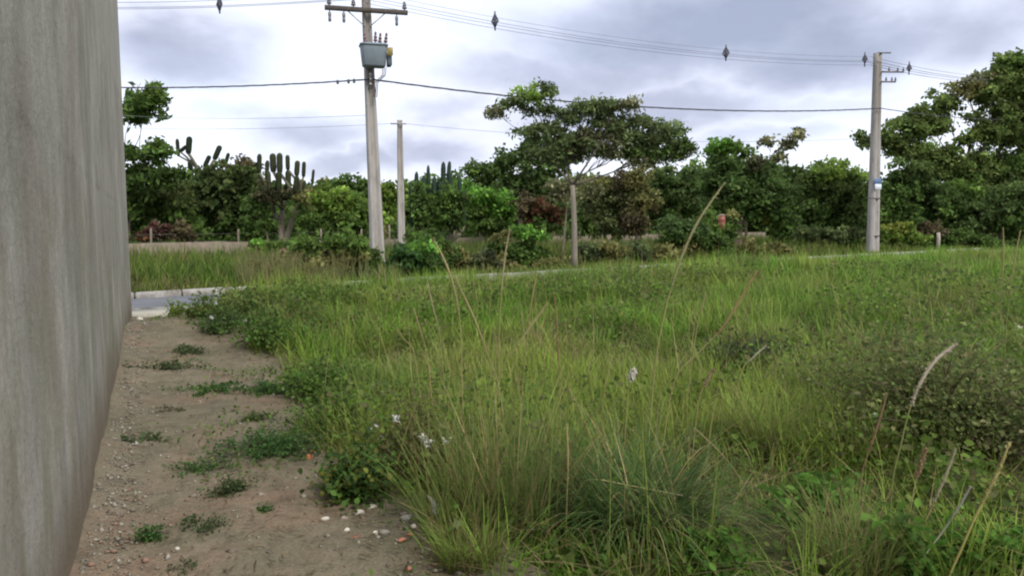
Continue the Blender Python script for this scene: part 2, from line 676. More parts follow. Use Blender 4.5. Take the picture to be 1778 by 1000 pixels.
def m_conc(c0, c1):
    def f(t, out):
        p = principled(t, out, 0.9, 0.15)
        pos = obj_pos(t)
        n1 = noise(t, pos, 2.2, 6, 0.7)
        n2 = noise(t, pos, 30, 4, 0.7)
        c = ramp(t, n1.outputs['Fac'], [(0.35, c0), (0.62, c1)])
        c = mixc(t, 0.5, c, ramp(t, n2.outputs['Fac'], [(0.3, (0.7, 0.7, 0.7)), (0.7, (1.15, 1.15, 1.15))]), 'MULTIPLY')
        L(t, c, p.inputs['Base Color'])
        bump(t, p, n2.outputs['Fac'], 0.4, 0.01)
    return f


M_kerb = mat('limed_concrete', m_conc((0.11, 0.10, 0.08), (0.40, 0.38, 0.35)))
M_pave = mat('pavement_concrete', m_conc((0.26, 0.25, 0.20), (0.42, 0.40, 0.34)))
M_lowwall = mat('pinkish_render', m_conc((0.17, 0.14, 0.105), (0.265, 0.215, 0.17)))


# ------------------------------------------------------------------ ground, path, road
def grid(name, xs, ys, zf, material, kind='structure'):
    X, Y = np.meshgrid(xs, ys)
    Z = zf(X, Y)
    nx, ny = len(xs), len(ys)
    idx = np.arange(nx * ny).reshape(ny, nx)
    q = np.stack([idx[:-1, :-1], idx[:-1, 1:], idx[1:, 1:], idx[1:, :-1]], -1).reshape(-1, 4)
    b = MB().add(np.stack([X, Y, Z], -1).reshape(-1, 3), q)
    o = b.build(name, material, None, (0, 0, 0), smooth=True)
    meta(o, kind=kind)
    return o


xs = np.concatenate([[-1500, -500, -200, -100, -70], np.arange(-50, -10, 1.0), np.arange(-10, 14, 0.2), np.arange(14, 60, 1.0), [70, 100, 200, 500, 1500]])
ys = np.concatenate([[-300, -100, -30, -10, -5], np.arange(-2, 22, 0.2), np.arange(22, 80, 1.0), [90, 120, 200, 400, 900, 2500]])


def ground_z(X, Y):
    t = tdist(X, Y)
    onroad = sstep(t, -5.6, -4.4) * (1 - sstep(t, 0.3, 1.6))
    return G(X, Y) - 0.02 - 0.05 * onroad


grid('ground', xs, ys, ground_z, M_field)

# the sandy path: a sheet along the wall, ragged towards the grass, draped over the ground
s_ = np.linspace(-1.5, 13.35, 190)
w_ = np.linspace(0, 1, 40)
YY, WW = np.meshgrid(s_, w_, indexing='ij')
XL = wall_x(YY) - 0.05
XR = edge_x(YY) + 0.55
XX = XL + (XR - XL) * WW
ZZ = G(XX, YY) + 0.012 + (fbm(XX * 5, YY * 5, 4) - 0.5) * 0.05 - 0.05 * sstep(WW, 0.86, 1.0)
ZZ = ZZ + 0.04 * (1 - sstep(XX - XL, 0.0, 0.35))
idx = np.arange(YY.size).reshape(YY.shape)
q = np.stack([idx[:-1, :-1], idx[:-1, 1:], idx[1:, 1:], idx[1:, :-1]], -1).reshape(-1, 4)
pb = MB().add(np.stack([XX, YY, ZZ], -1).reshape(-1, 3), q)
meta(pb.build('path', M_soil, None, (0, 0, 0), smooth=True), kind='structure')


def path_z(x, y):
    return Gf(x, y) + 0.012


def strip(name, t0, t1, s0, s1, z0, z1, material, n=60, camber=0.0):
    b = MB()
    S = np.linspace(s0, s1, n)
    V = []
    for s in S:
        V += [road_pt(s, t0, z0), road_pt(s, (t0 + t1) / 2, (z0 + z1) / 2 + camber), road_pt(s, t1, z1)]
    q = []
    for i in range(n - 1):
        a = i * 3
        q += [(a, a + 3, a + 4, a + 1), (a + 1, a + 4, a + 5, a + 2)]
    b.add(V, np.array(q))
    o = b.build(name, material, None, (0, 0, 0), smooth=True)
    return meta(o, kind='structure')


strip('road', -3.45, 0.0, -60, 90, -0.01, -0.01, M_asphalt, 80, 0.04)
# near pavement: a raised slab with a front face
b = MB()
S = np.linspace(-60, 90, 120)
V = []
for s in S:
    V += [road_pt(s, -4.45, 0.0), road_pt(s, -4.45, 0.07), road_pt(s, -3.62, 0.075), road_pt(s, -3.62, -0.05)]
q = []
for i in range(len(S) - 1):
    for k in range(3):
        q.append((i * 4 + k, i * 4 + 4 + k, i * 4 + 5 + k, i * 4 + 1 + k))
b.add(V, np.array(q))
meta(b.build('pavement', M_pave, None, (0, 0, 0)), kind='structure')

ang = math.atan2(U[1], U[0])
kme = {}


def kerb(name, tc, s0, s1, step, hi):
    root = bpy.data.objects.new(name, None)
    root.location = road_pt(s0, tc, 0)
    COL.objects.link(root)
    meta(root, kind='structure')
    for i in range(int((s1 - s0) / step)):
        key = i % 5
        if (name, key) not in kme:
            mb = MB().box((0, 0, hi / 2 - 0.06), (step - 0.035, 0.15, hi + 0.12), 0, (1, 1, 1), None, 0.018)
            kme[(name, key)] = mb.mesh('kerb_stone', M_kerb)
        o = bpy.data.objects.new('kerb_stone', kme[(name, key)])
        p = road_pt(s0 + (i + 0.5) * step, tc + random.uniform(-.012, .012), random.uniform(-.012, .012))
        o.location = Vector(p) - Vector(root.location)
        o.rotation_euler = (random.uniform(-.02, .02), random.uniform(-.012, .012), ang + random.uniform(-.012, .012))
        link(o, root)


kerb('far_kerb', 0.085, -6, 88, 1.0, 0.13)
kerb('near_kerb', -3.535, -8, 12, 1.0, 0.085)

# ------------------------------------------------------------------ building with the stained side wall
y0, y1 = -4.0, 13.25
a2 = math.atan2(y1 - y0, float(wall_x(y1) - wall_x(y0)))
bld = thing('building', 'tall windowless building side wall of streaked grey cement render along the sandy path', 'building', (float(wall_x(y1)), y1, 0))
H = 6.4
dirw = Vector((float(wall_x(y1) - wall_x(y0)), y1 - y0, 0)).normalized()
nrmw = Vector((dirw.y, -dirw.x, 0))
mb = MB()
ns, nh = 80, 30
P0 = Vector((float(wall_x(y0)), y0, 0))
Lw = (Vector((float(wall_x(y1)), y1, 0)) - P0).length
V = []
for j in range(nh + 1):
    for i in range(ns + 1):
        s = Lw * i / ns
        z = -0.25 + (H + 0.25) * j / nh
        wob = (float(fbm(s * 0.45, z * 0.45, 3)) - 0.5) * 0.05 + (float(fbm(s * 2.0, z * 1.1 + 8, 3)) - 0.5) * 0.012
        if i == ns:
            wob *= 0.3
        p = P0 + dirw * s + nrmw * wob
        V.append((p.x, p.y, z))
q = [(j * (ns + 1) + i, j * (ns + 1) + i + 1, (j + 1) * (ns + 1) + i + 1, (j + 1) * (ns + 1) + i) for j in range(nh) for i in range(ns)]
mb.add(V, np.array(q))
# street face, back, top of the block
E0 = Vector((V[ns][0], V[ns][1], 0))
back = -nrmw * 5.0
for j in range(nh):
    pass
e_idx = [j * (ns + 1) + ns for j in range(nh + 1)]
V2 = []
for j in range(nh + 1):
    a = Vector(V[e_idx[j]])
    V2 += [tuple(a), tuple(a + back)]
q2 = [(2 * j, 2 * j + 1, 2 * j + 3, 2 * j + 2) for j in range(nh)]
mb.add(V2, np.array(q2))
T0 = Vector((V[-(ns + 1)][0], V[-(ns + 1)][1], H))
T1 = Vector((V[-1][0], V[-1][1], H))
mb.add([tuple(T0), tuple(T1), tuple(T1 + back), tuple(T0 + back)], [(0, 1, 2, 3)])
mb.add([tuple(T0 + back), tuple(T1 + back), (T1.x + back.x, T1.y + back.y, -.25), (T0.x + back.x, T0.y + back.y, -.25)], [(0, 1, 2, 3)])
mb.build('wall', M_wall, bld, smooth=False)
cap = MB()
cc = (T0 + T1) / 2 + back / 2
cap.box((cc.x, cc.y, H + 0.055), (Lw + 0.06, 5.06, 0.1), math.atan2(dirw.y, dirw.x), (0.4, 0.39, 0.36), None, 0.015)
cap.build('coping', M_stone, bld)


# ------------------------------------------------------------------ foliage generators
def leaf_cloud(cent, size, col, up=0.35, elong=1.7, rs=RS, fold=0.25, near=False):
    """cent (n,3), size (n,), col (n,3) -> verts, faces, colours: bent diamond leaves"""
    n = len(cent)
    nrm_ = rs.normal(size=(n, 3))
    nrm_[:, 2] = np.abs(nrm_[:, 2]) + up
    nrm_ /= np.linalg.norm(nrm_, axis=1, keepdims=True)
    r = rs.normal(size=(n, 3))
    a = r - nrm_ * (r * nrm_).sum(1, keepdims=True)
    a /= np.linalg.norm(a, axis=1, keepdims=True) + 1e-9
    b = np.cross(nrm_, a)
    s = np.asarray(size)[:, None]
    l = a * s * 0.5 * elong ** 0.5
    wd = b * s * 0.5 / elong ** 0.5
    if near:
        k = nrm_ * s * fold * 0.35
        v = np.stack([cent - l, cent - l * .25 + wd + k, cent + l * .45 + wd * .75 + k * .6, cent + l - k * .5, cent + l * .45 - wd * .75 + k * .6, cent - l * .25 - wd + k], 1)
        o = np.arange(n)[:, None] * 6
        f = np.concatenate([o + np.array([0, 1, 2, 3]), o + np.array([0, 3, 4, 5])])
        c = np.repeat(col[:, None, :], 6, 1)
        return v.reshape(-1, 3), f, c.reshape(-1, 3)
    k = nrm_ * s * fold * 0.3
    v = np.stack([cent - l, cent + wd + k, cent + l, cent - wd + k], 1)
    f = np.arange(n * 4).reshape(n, 4)
    c = np.repeat(col[:, None, :], 4, 1)
    return v.reshape(-1, 3), f, c.reshape(-1, 3)


def pal(n, cols, rs=RS, jit=0.18):
    cols = np.asarray(cols, float)
    k = rs.randint(0, len(cols), n)
    c = cols[k] * (1 + rs.normal(size=(n, 1)) * jit) * (1 + rs.normal(size=(n, 3)) * jit * 0.25)
    return np.clip(c, 0.004, 0.9)


# base colours
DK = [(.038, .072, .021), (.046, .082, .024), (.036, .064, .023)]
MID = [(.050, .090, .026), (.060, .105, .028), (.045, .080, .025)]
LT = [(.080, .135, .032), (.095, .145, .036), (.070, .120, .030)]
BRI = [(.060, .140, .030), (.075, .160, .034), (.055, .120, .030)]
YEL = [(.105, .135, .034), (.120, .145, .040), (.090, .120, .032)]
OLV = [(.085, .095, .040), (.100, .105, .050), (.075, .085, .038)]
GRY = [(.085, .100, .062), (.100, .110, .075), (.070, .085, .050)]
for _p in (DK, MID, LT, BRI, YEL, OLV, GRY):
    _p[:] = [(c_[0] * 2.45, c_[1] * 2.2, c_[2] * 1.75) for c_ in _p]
RED = [(.17, .065, .04), (.15, .075, .04), (.10, .095, .04)]
PNK = [(.17, .06, .06), (.13, .065, .055), (.09, .085, .045)]
BRN = [(.13, .105, .055), (.11, .10, .045), (.15, .12, .07)]
TAN = [(.24, .20, .11), (.20, .17, .09), (.28, .22, .13)]


def lobes_cloud(lobes, d, dens=1.0, leaf=0.22, clump=0.5, rs=None, palette=MID, sparse=1.0, near=False, elong=1.7, tone=0.35, grow=1.12):
    """lobes: (u, v, ru, rv[, palette[, sparse]]) in photograph pixels, at distance d (or own 7th entry)"""
    rs = rs or RS
    VV, FF, CC = [], [], []
    n0 = 0
    for lb in lobes:
        u, v, ru, rv = lb[:4]
        pa = lb[4] if len(lb) > 4 and lb[4] is not None else palette
        sp = lb[5] if len(lb) > 5 and lb[5] is not None else sparse
        dd = lb[6] if len(lb) > 6 else d
        c = np.array(at(u, v, dd))
        R = np.array([px(ru, dd), px((ru * rv) ** .5 * 1.0, dd), px(rv, dd)])
        area = R[0] * R[2] * 3.1 + R[0] * R[1] * 1.5
        ncl = max(4, int(dens * sp * area / (clump * clump) * 1.25))
        dirs = rs.normal(size=(ncl, 3))
        dirs /= np.linalg.norm(dirs, axis=1, keepdims=True)
        rad = rs.rand(ncl) ** 0.42
        lump = 0.80 + 0.34 * np.sin(dirs[:, 0] * 4.3 + rs.rand() * 6) * np.cos(dirs[:, 2] * 5.1 + rs.rand() * 6) + rs.normal(size=ncl) * 0.09
        stray = rs.rand(ncl) < .14
        lump = np.where(stray, lump * rs.uniform(1.0, 1.3, ncl), lump) * grow
        cp = c + dirs * (rad * lump)[:, None] * R
        per = max(6, int(12.0 * (clump / leaf) ** 1.5 * dens))
        cl_t = 1 + rs.normal(size=ncl) * tone
        # leaf tone differs at random from clump to clump
        nn = ncl * per
        thin_ = np.repeat(np.where(stray, .35, 1.0), per)
        off_ = rs.normal(size=(nn, 3)) * clump * 0.42 * np.array([1, 1, 0.62])
        off_[:, 2] -= 0.25 * (off_[:, 0] ** 2 + off_[:, 1] ** 2) / clump
        pts = np.repeat(cp, per, 0) + off_
        col = pal(nn, pa, rs) * np.clip(np.repeat(cl_t, per), 0.45, 1.8)[:, None]
        sz = leaf * .84 * (0.8 + 0.75 * rs.rand(nn))
        kp = rs.rand(nn) < thin_
        pts, col, sz = pts[kp], col[kp], sz[kp]
        v_, f_, c_ = leaf_cloud(pts, sz, col, up=0.08, rs=rs, near=near, elong=elong)
        VV.append(v_)
        FF.append(f_ + n0)
        CC.append(c_)
        n0 += len(v_)
    return np.concatenate(VV), np.concatenate(FF), np.concatenate(CC)


def limb_path(a, b, bend=0.12, n=5, rs=None):
    rs = rs or random
    a, b = Vector(a), Vector(b)
    ln = (b - a).length
    side = Vector((rs.uniform(-1, 1), rs.uniform(-1, 1), rs.uniform(-.2, .7))) * ln * bend
    return [a.lerp(b, i / n) + side * math.sin(math.pi * i / n) for i in range(n + 1)]


def tree(name, label, cat, d, base, lobes, palette=MID, trunk=(0.16, 0.10), bark=(.16, .14, .12), fork=None, forks=None,
         dens=1.0, leaf=0.22, clump=0.5, group=None, sparse=1.0, limbs=True, elong=1.7, multi=1, tone=0.35):
    """base: (u, v) of the trunk foot in the photograph; fork: (u, v) where it splits"""
    gp = at(base[0], base[1], d)
    gp.z = Gf(gp.x, gp.y) - 0.05
    t = thing(name, label, cat, gp, group)
    rs = np.random.RandomState(abs(hash(label)) % 100000 if False else (sum(map(ord, label)) * 7 + int(d * 10)) % 99991)
    ra = random.Random(sum(map(ord, label)))
    v, f, c = lobes_cloud(lobes, d, dens, leaf, clump, rs, palette, sparse, elong=elong, tone=tone)
    mb = MB()
    mb.add(v, f, c)
    mb.build('crown', M_leaf, t)
    tb = MB()
    fk = at(*(fork or (base[0] + 3, (base[1] + lobes[0][1]) / 2)), d)
    for m in range(multi):
        st = Vector(gp) + Vector((ra.uniform(-.5, .5), ra.uniform(-.3, .3), 0)) * (m > 0)
        f2 = fk + Vector((ra.uniform(-.8, .8), ra.uniform(-.4, .4), ra.uniform(-.3, .3))) * (m > 0)
        P = limb_path(st, f2, 0.012 if name == 'umbrella_tree' else 0.05, 6, ra)
        k = 1.0 if m == 0 else 0.65
        tb.tube(P, [k * (trunk[0] + (trunk[1] - trunk[0]) * i / 6) * (1.35 if i == 0 else 1) for i in range(7)], 8, bark)
    tb.build('trunk', M_bark, t, smooth=True)
    if limbs:
        lm = MB()
        lbark = tuple(k * .5 for k in bark)
        us = sorted(lobes, key=lambda b_: math.atan2(b_[0] - (fork or base)[0], (fork or base)[1] - b_[1] + 40))
        nh_ = max(2, min(5, len(us) // 4 + 1))
        for h_ in range(nh_):
            grp = us[h_ * len(us) // nh_:(h_ + 1) * len(us) // nh_]
            if not grp:
                continue
            cxm = Vector((0, 0, 0))
            for lb in grp:
                cxm += at(lb[0], lb[1] + lb[3] * .5, lb[6] if len(lb) > 6 else d)
            cxm /= len(grp)
            hub = fk.lerp(cxm, ra.uniform(.5, .75)) + Vector((0, ra.uniform(-.6, .6), 0))
            PM = limb_path(fk, hub, 0.14, 5, ra)
            r0 = trunk[1] * .48
            lm.tube(PM, [r0 * (1 - .5 * i / 5) for i in range(6)], 6, lbark)
            for lb in grp:
                dd = lb[6] if len(lb) > 6 else d
                e = at(lb[0], lb[1] - lb[3] * .2, dd)
                P = limb_path(PM[ra.choice((3, 4, 5))], e, 0.14, 5, ra)
                r1 = r0 * .42
                lm.tube(P, [r1 * (1 - .8 * i / 5) for i in range(6)], 5, lbark)
                for _ in range(3):
                    e2 = at(lb[0] + ra.uniform(-.8, .8) * lb[2], lb[1] + ra.uniform(-.8, .5) * lb[3], dd) + Vector((0, ra.uniform(-.5, .5), 0))
                    lm.tube(limb_path(P[3], e2, 0.12, 4, ra), [r1 * .42 * (1 - .8 * i / 4) for i in range(5)], 4, lbark)
        lm.build('limb', M_bark, t, smooth=True)
    return t


# ------------------------------------------------------------------ low wall and wire fence behind the road
TW = 25.9
lw = MB()
S = np.arange(-34, 62, 0.8)
V = []
for s in S:
    top = 0.86 + (float(fbm(s * .6, 2.2, 3)) - .5) * .10
    gz = Gf(*road_pt(s, TW)[:2]) - .1
    V += [road_pt(s, TW - .09, gz), road_pt(s, TW - .09, top - .02), road_pt(s, TW - .07, top), road_pt(s, TW + .07, top), road_pt(s, TW + .09, top - .02), road_pt(s, TW + .09, gz)]
q = []
for i in range(len(S) - 1):
    for k in range(5):
        q.append((i * 6 + k, i * 6 + 6 + k, i * 6 + 7 + k, i * 6 + 1 + k))
o0 = Vector(road_pt(-34, TW, 0))
lw.add(V, np.array(q))
lwt = lw.build('low_wall', M_lowwall, None, o0)
meta(lwt, 'long low pinkish beige boundary wall in front of the trees beyond the road', 'wall')

fence = thing('wire_fence', 'weathered wooden post and wire fence standing just behind the low beige wall', 'fence', road_pt(-20, TW + .8, 0))
wires = [MB(), MB()]
prev = None
sp = -30.0
pts_f = []
while sp < 58:
    x, y, _ = road_pt(sp, TW + .8 + random.uniform(-.15, .15))
    gz = Gf(x, y)
    hgt = random.uniform(1.45, 1.85)
    lean = Vector((random.uniform(-.09, .09), random.uniform(-.05, .05), 0))
    mb = MB()
    c0 = random.choice([(.20, .17, .14), (.26, .23, .20), (.30, .26, .2), (.14, .11, .09)])
    mb.tube([(x, y, gz - .2), Vector((x, y, gz + hgt * .5)) + lean * .5, Vector((x, y, gz + hgt)) + lean], [.075, .065, .055], 7, c0)
    mb.build('post', M_bark, fence, smooth=True)
    pts_f.append((Vector((x, y, gz)), lean, hgt))
    sp += random.uniform(2.0, 3.1)
for k, hh in enumerate((0.95, 1.35)):
    P = [p + l * (hh / h_) + Vector((0, -.07, hh)) for p, l, h_ in pts_f]
    wires[k].tube(P, 0.006, 4, (.2, .19, .18))
    wires[k].build('wire', M_metal, fence)

# ------------------------------------------------------------------ trees and cacti beyond the road
FW = MB()
rs = np.random.RandomState(3)
lob = []
for u in range(-150, 2000, 46):
    top = (298 if u > 1000 else 312) + 8 * math.sin(u * .013) + rs.uniform(-9, 9)
    if 880 < u < 1500:
        top -= 8
    lob.append((u + 23, top + 50, 44, 32, [DK, MID, MID, OLV][rs.randint(4)], None, 82 + rs.uniform(-4, 4)))
    lob.append((u, top + 26, 40, 30, [DK, MID, MID, OLV][rs.randint(4)], None, 84 + rs.uniform(-5, 8)))
lob += [(u + 20, 392, 44, 20, [DK, MID][rs.randint(2)], None, 80 + rs.uniform(-4, 4)) for u in range(-150, 2000, 60)]
lob += [(u, 378, 40, 30, [DK, MID][rs.randint(2)], None, 76 + rs.uniform(-3, 3)) for u in range(-150, 2000, 50)]
v, f, c = lobes_cloud(lob, 85, 1.0, 0.5, 1.1, rs, MID)
FW.add(v, f, c)
# stems of that wood
for u in range(-150, 2000, 30):
    p = at(u + rs.uniform(-8, 8), 390, 84)
    FW.tube([(p.x, p.y, -.1), (p.x + .2, p.y, 3.0)], [.16, .09], 5, (.05, .045, .035))
meta(FW.build('far_woodland', M_leaf, None, Vector((0, 85, 0))), 'distant dark green wood closing off the view behind the nearer trees', 'woodland', None, 'stuff')

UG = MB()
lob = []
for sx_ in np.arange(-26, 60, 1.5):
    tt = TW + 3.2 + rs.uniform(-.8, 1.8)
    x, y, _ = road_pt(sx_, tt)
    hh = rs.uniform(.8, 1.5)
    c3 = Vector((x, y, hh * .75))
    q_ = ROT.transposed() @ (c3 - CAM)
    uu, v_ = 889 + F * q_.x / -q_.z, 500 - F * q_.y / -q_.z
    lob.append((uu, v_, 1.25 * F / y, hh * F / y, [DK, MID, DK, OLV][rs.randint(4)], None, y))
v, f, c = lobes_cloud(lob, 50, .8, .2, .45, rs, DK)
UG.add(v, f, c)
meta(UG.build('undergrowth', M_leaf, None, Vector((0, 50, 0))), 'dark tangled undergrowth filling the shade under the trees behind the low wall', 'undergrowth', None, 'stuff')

TG = 'trees growing beyond the low wall'
BG = 'bushes growing beyond the road'

tree('tree', 'dark big leaved tree with separate tufts, rising beside the end of the grey wall', 'tree', 44, (218, 440),
     [(248, 185, 36, 30), (262, 165, 26, 20, MID), (238, 205, 20, 14), (220, 262, 12, 20), (262, 268, 34, 22), (275, 252, 20, 14, MID), (240, 300, 32, 26), (275, 308, 34, 20), (228, 345, 26, 40), (300, 300, 20, 10)],
     DK, (.16, .12), (.10, .09, .07), (216, 330), dens=1.2, leaf=.26, clump=.5, group=TG, elong=2.4)
tree('tree', 'low rounded yellowish green tree under the dark tufted tree by the wall', 'tree', 46, (270, 430),
     [(255, 350, 42, 34), (300, 345, 36, 28), (275, 380, 50, 30, MID), (235, 385, 26, 34, DK), (320, 380, 26, 28, MID)],
     [(.13, .165, .048), (.11, .145, .046)], (.12, .08), fork=(272, 390), group=TG, leaf=.24)
tree('shrub', 'dull red and pink leaved shrub behind the low wall near the building', 'shrub', 43.5, (285, 432),
     [(268, 402, 26, 16, PNK), (300, 406, 26, 15, BRN), (322, 402, 20, 20, BRN), (247, 410, 18, 14, RED)],
     PNK, (.05, .03), fork=(285, 418), group=BG, leaf=.18, clump=.35, sparse=.8)
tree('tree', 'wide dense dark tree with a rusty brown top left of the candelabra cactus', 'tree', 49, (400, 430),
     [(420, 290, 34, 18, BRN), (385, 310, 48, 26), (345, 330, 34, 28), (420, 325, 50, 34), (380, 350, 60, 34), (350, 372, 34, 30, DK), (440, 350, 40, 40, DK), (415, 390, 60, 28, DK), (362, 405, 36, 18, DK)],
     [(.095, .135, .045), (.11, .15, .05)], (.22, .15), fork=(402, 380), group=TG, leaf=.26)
tree('tree', 'fresh green bushy tree between the candelabra cactus and the transformer pole', 'tree', 52, (585, 425),
     [(560, 345, 40, 26, LT), (600, 350, 44, 30, LT), (580, 375, 58, 30), (545, 385, 40, 30), (625, 375, 34, 36), (590, 405, 60, 20)],
     MID, (.14, .1), fork=(586, 392), group=TG)
tree('tree', 'dark treetop on the skyline just left of the transformer pole', 'tree', 66, (590, 420),
     [(580, 322, 34, 16), (620, 326, 34, 18), (555, 328, 18, 14), (595, 345, 50, 22), (650, 332, 26, 20, MID)],
     DK, (.2, .14), fork=(592, 360), group=TG, leaf=.3)
tree('tree', 'yellowish green treetop between the transformer pole and the thin pole', 'tree', 58, (672, 420),
     [(672, 325, 22, 16, LT), (680, 350, 30, 26), (668, 385, 30, 30)], LT, (.14, .1), fork=(673, 380), group=TG, leaf=.26)
tree('tree', 'broad dense dark green tree standing behind the tall umbrella shaped tree', 'tree', 53, (900, 425),
     [(930, 255, 40, 24), (890, 280, 44, 28), (850, 295, 36, 22), (960, 275, 40, 30), (880, 320, 60, 28), (940, 310, 50, 30), (1000, 250, 34, 22), (905, 345, 60, 24), (825, 300, 18, 14, MID)],
     [(.095, .145, .045), (.11, .165, .05)], (.28, .2), fork=(905, 380), group=TG, leaf=.25)
tree('tree', 'low bright green tree right of the row of column cacti', 'tree', 50, (840, 425),
     [(815, 335, 34, 18), (850, 345, 40, 22), (870, 365, 34, 22), (820, 365, 40, 24, MID), (845, 390, 48, 22, DK)],
     BRI, (.12, .08), fork=(842, 392), group=TG)
tree('shrub', 'rust red leaved shrub behind the pale trunk of the umbrella shaped tree', 'shrub', 48, (945, 425),
     [(915, 355, 24, 18, BRN), (945, 362, 26, 20, RED), (925, 372, 30, 16, RED), (968, 372, 20, 18, RED), (950, 392, 34, 18, DK)],
     RED, (.06, .04), fork=(945, 392), group=BG, leaf=.2, clump=.4, sparse=.85)
tree('tree', 'olive green round tree seen just right of the umbrella tree trunk', 'tree', 52, (1050, 425),
     [(1040, 322, 34, 24, OLV), (1065, 345, 40, 30), (1030, 355, 34, 30), (1055, 385, 50, 30), (1015, 390, 26, 28, DK)],
     [(.13, .165, .06), (.145, .17, .07)], (.15, .1), fork=(1050, 385), group=TG)
tree('tree', 'brownish half dry tree with feathery fronds in front of a gap of sky', 'tree', 51, (1105, 425),
     [(1110, 310, 26, 28, OLV), (1090, 325, 18, 22, BRN), (1120, 345, 28, 34, OLV), (1100, 385, 34, 34, BRN), (1078, 312, 10, 16, BRN, .5)],
     OLV, (.15, .1), fork=(1104, 370), group=TG, leaf=.2)
tree('tree', 'dark green bushy tree filling the skyline right of the half dry tree', 'tree', 54, (1160, 425),
     [(1150, 315, 40, 24), (1190, 310, 34, 22), (1165, 345, 54, 30), (1140, 380, 40, 30, DK), (1200, 350, 34, 32), (1185, 385, 50, 26, MID)],
     [(.095, .15, .046), (.115, .17, .05)], (.2, .14), fork=(1162, 380), group=TG)
tree('tree', 'tall dark tree with several bare brown trunks and one wispy side branch', 'tree', 45, (1285, 440),
     [(1245, 258, 26, 18, BRI), (1280, 262, 26, 16, MID), (1262, 285, 36, 22), (1312, 280, 26, 14, GRY), (1320, 305, 36, 22), (1285, 320, 56, 30), (1340, 335, 36, 30), (1260, 350, 44, 26, DK), (1320, 360, 54, 28, DK),
      (1340, 240, 16, 14, GRY, .35), (1365, 250, 22, 14, GRY, .35), (1382, 232, 12, 10, GRY, .4), (1352, 268, 12, 10, GRY, .35), (1368, 395, 26, 40, DK), (1326, 378, 14, 14, YEL, .7), (1240, 315, 30, 34)],
     [(.095, .155, .046), (.11, .175, .05)], (.15, .10), (.20, .15, .12), (1288, 375), dens=1.05, group=TG, multi=5, leaf=.22)
tree('tree', 'smooth round topped mid green tree just left of the right hand pole', 'tree', 56, (1440, 430),
     [(1440, 300, 44, 30, LT), (1415, 318, 34, 30), (1470, 320, 34, 34), (1440, 345, 60, 34), (1400, 355, 28, 34, DK), (1475, 368, 34, 30), (1435, 385, 60, 26, DK)],
     [(.135, .195, .055), (.12, .17, .052)], (.24, .16), fork=(1440, 385), group=TG)
tree('tree', 'largest spreading tree at the right edge, its crown full of sky gaps', 'tree', 50, (1690, 440),
     [(1765, 105, 24, 16, MID), (1735, 130, 36, 16), (1695, 135, 24, 12, GRY, .6), (1770, 150, 40, 24), (1670, 155, 28, 14, OLV), (1715, 165, 40, 22), (1755, 195, 44, 24), (1640, 180, 34, 18), (1600, 195, 28, 14),
      (1570, 215, 34, 16), (1620, 215, 34, 16), (1535, 240, 30, 14), (1500, 240, 20, 9, None, .6), (1560, 245, 30, 14), (1745, 235, 50, 24), (1600, 270, 44, 20), (1555, 258, 24, 10), (1690, 285, 56, 26), (1640, 295, 50, 26), (1755, 285, 50, 26, DK),
      (1690, 205, 18, 12, None, .6), (1675, 240, 20, 10, None, .5), (1800, 180, 40, 60), (1810, 270, 40, 50), (1715, 225, 34, 20), (1590, 228, 30, 14), (1650, 262, 34, 14), (1725, 300, 40, 24), (1790, 215, 34, 30), (1775, 120, 26, 18), (1740, 105, 14, 9, None, .5)],
     [(.155, .215, .060), (.13, .185, .055), (.185, .24, .068)], (.3, .22), (.12, .10, .085), (1690, 330), dens=1.25, group=TG, leaf=.22, clump=.55)
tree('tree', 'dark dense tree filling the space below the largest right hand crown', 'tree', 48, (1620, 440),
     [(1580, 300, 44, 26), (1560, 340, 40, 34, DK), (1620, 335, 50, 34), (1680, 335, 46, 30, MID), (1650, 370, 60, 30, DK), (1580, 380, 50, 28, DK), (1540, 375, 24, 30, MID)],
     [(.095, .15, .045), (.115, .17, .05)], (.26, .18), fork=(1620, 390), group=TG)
tree('tree', 'mid green leafy tree low at the right edge behind two pale stalks', 'tree', 47, (1740, 440),
     [(1735, 350, 50, 28), (1780, 345, 40, 34), (1705, 375, 44, 30), (1755, 390, 60, 34, DK), (1680, 400, 30, 26, DK)],
     [(.115, .17, .052), (.105, .155, .05)], (.18, .12), fork=(1740, 395), group=TG)

# the umbrella shaped tree with the pale straight trunk beside the road
tree('umbrella_tree', 'tall umbrella shaped tree with a thin straight pale trunk beside the road', 'tree', 28, (997, 478),
     [(862, 195, 22, 13, GRY, .75), (890, 178, 28, 14), (925, 165, 34, 14, LT), (952, 160, 18, 14), (945, 190, 22, 14),
      (985, 205, 26, 16), (1020, 185, 36, 16), (1060, 185, 34, 16), (1095, 182, 24, 14, GRY), (1050, 208, 44, 14), (1110, 210, 28, 16), (1015, 235, 40, 14, GRY, .7), (1065, 240, 34, 16, GRY, .7),
      (1140, 222, 26, 18), (1172, 228, 26, 16), (1120, 245, 34, 16), (1165, 252, 30, 14, DK), (1115, 266, 34, 12, DK), (1150, 268, 30, 9, DK), (1195, 255, 14, 12, GRY, .7), (1000, 262, 26, 12, GRY, .6), (1060, 268, 26, 8, GRY, .5), (960, 225, 34, 16, None, .9), (1075, 222, 30, 18), (925, 235, 34, 18), (985, 245, 34, 18), (1035, 258, 34, 16, None, .8), (1090, 252, 34, 18), (1140, 245, 34, 22), (1178, 262, 24, 14), (945, 265, 36, 18), (1120, 282, 30, 12, GRY, .7)],
     [(.155, .205, .080), (.135, .185, .072), (.18, .22, .09)], (.12, .085), (.24, .215, .18), (994, 322), dens=1.15, leaf=.12, clump=.34, elong=2.6, sparse=.85)
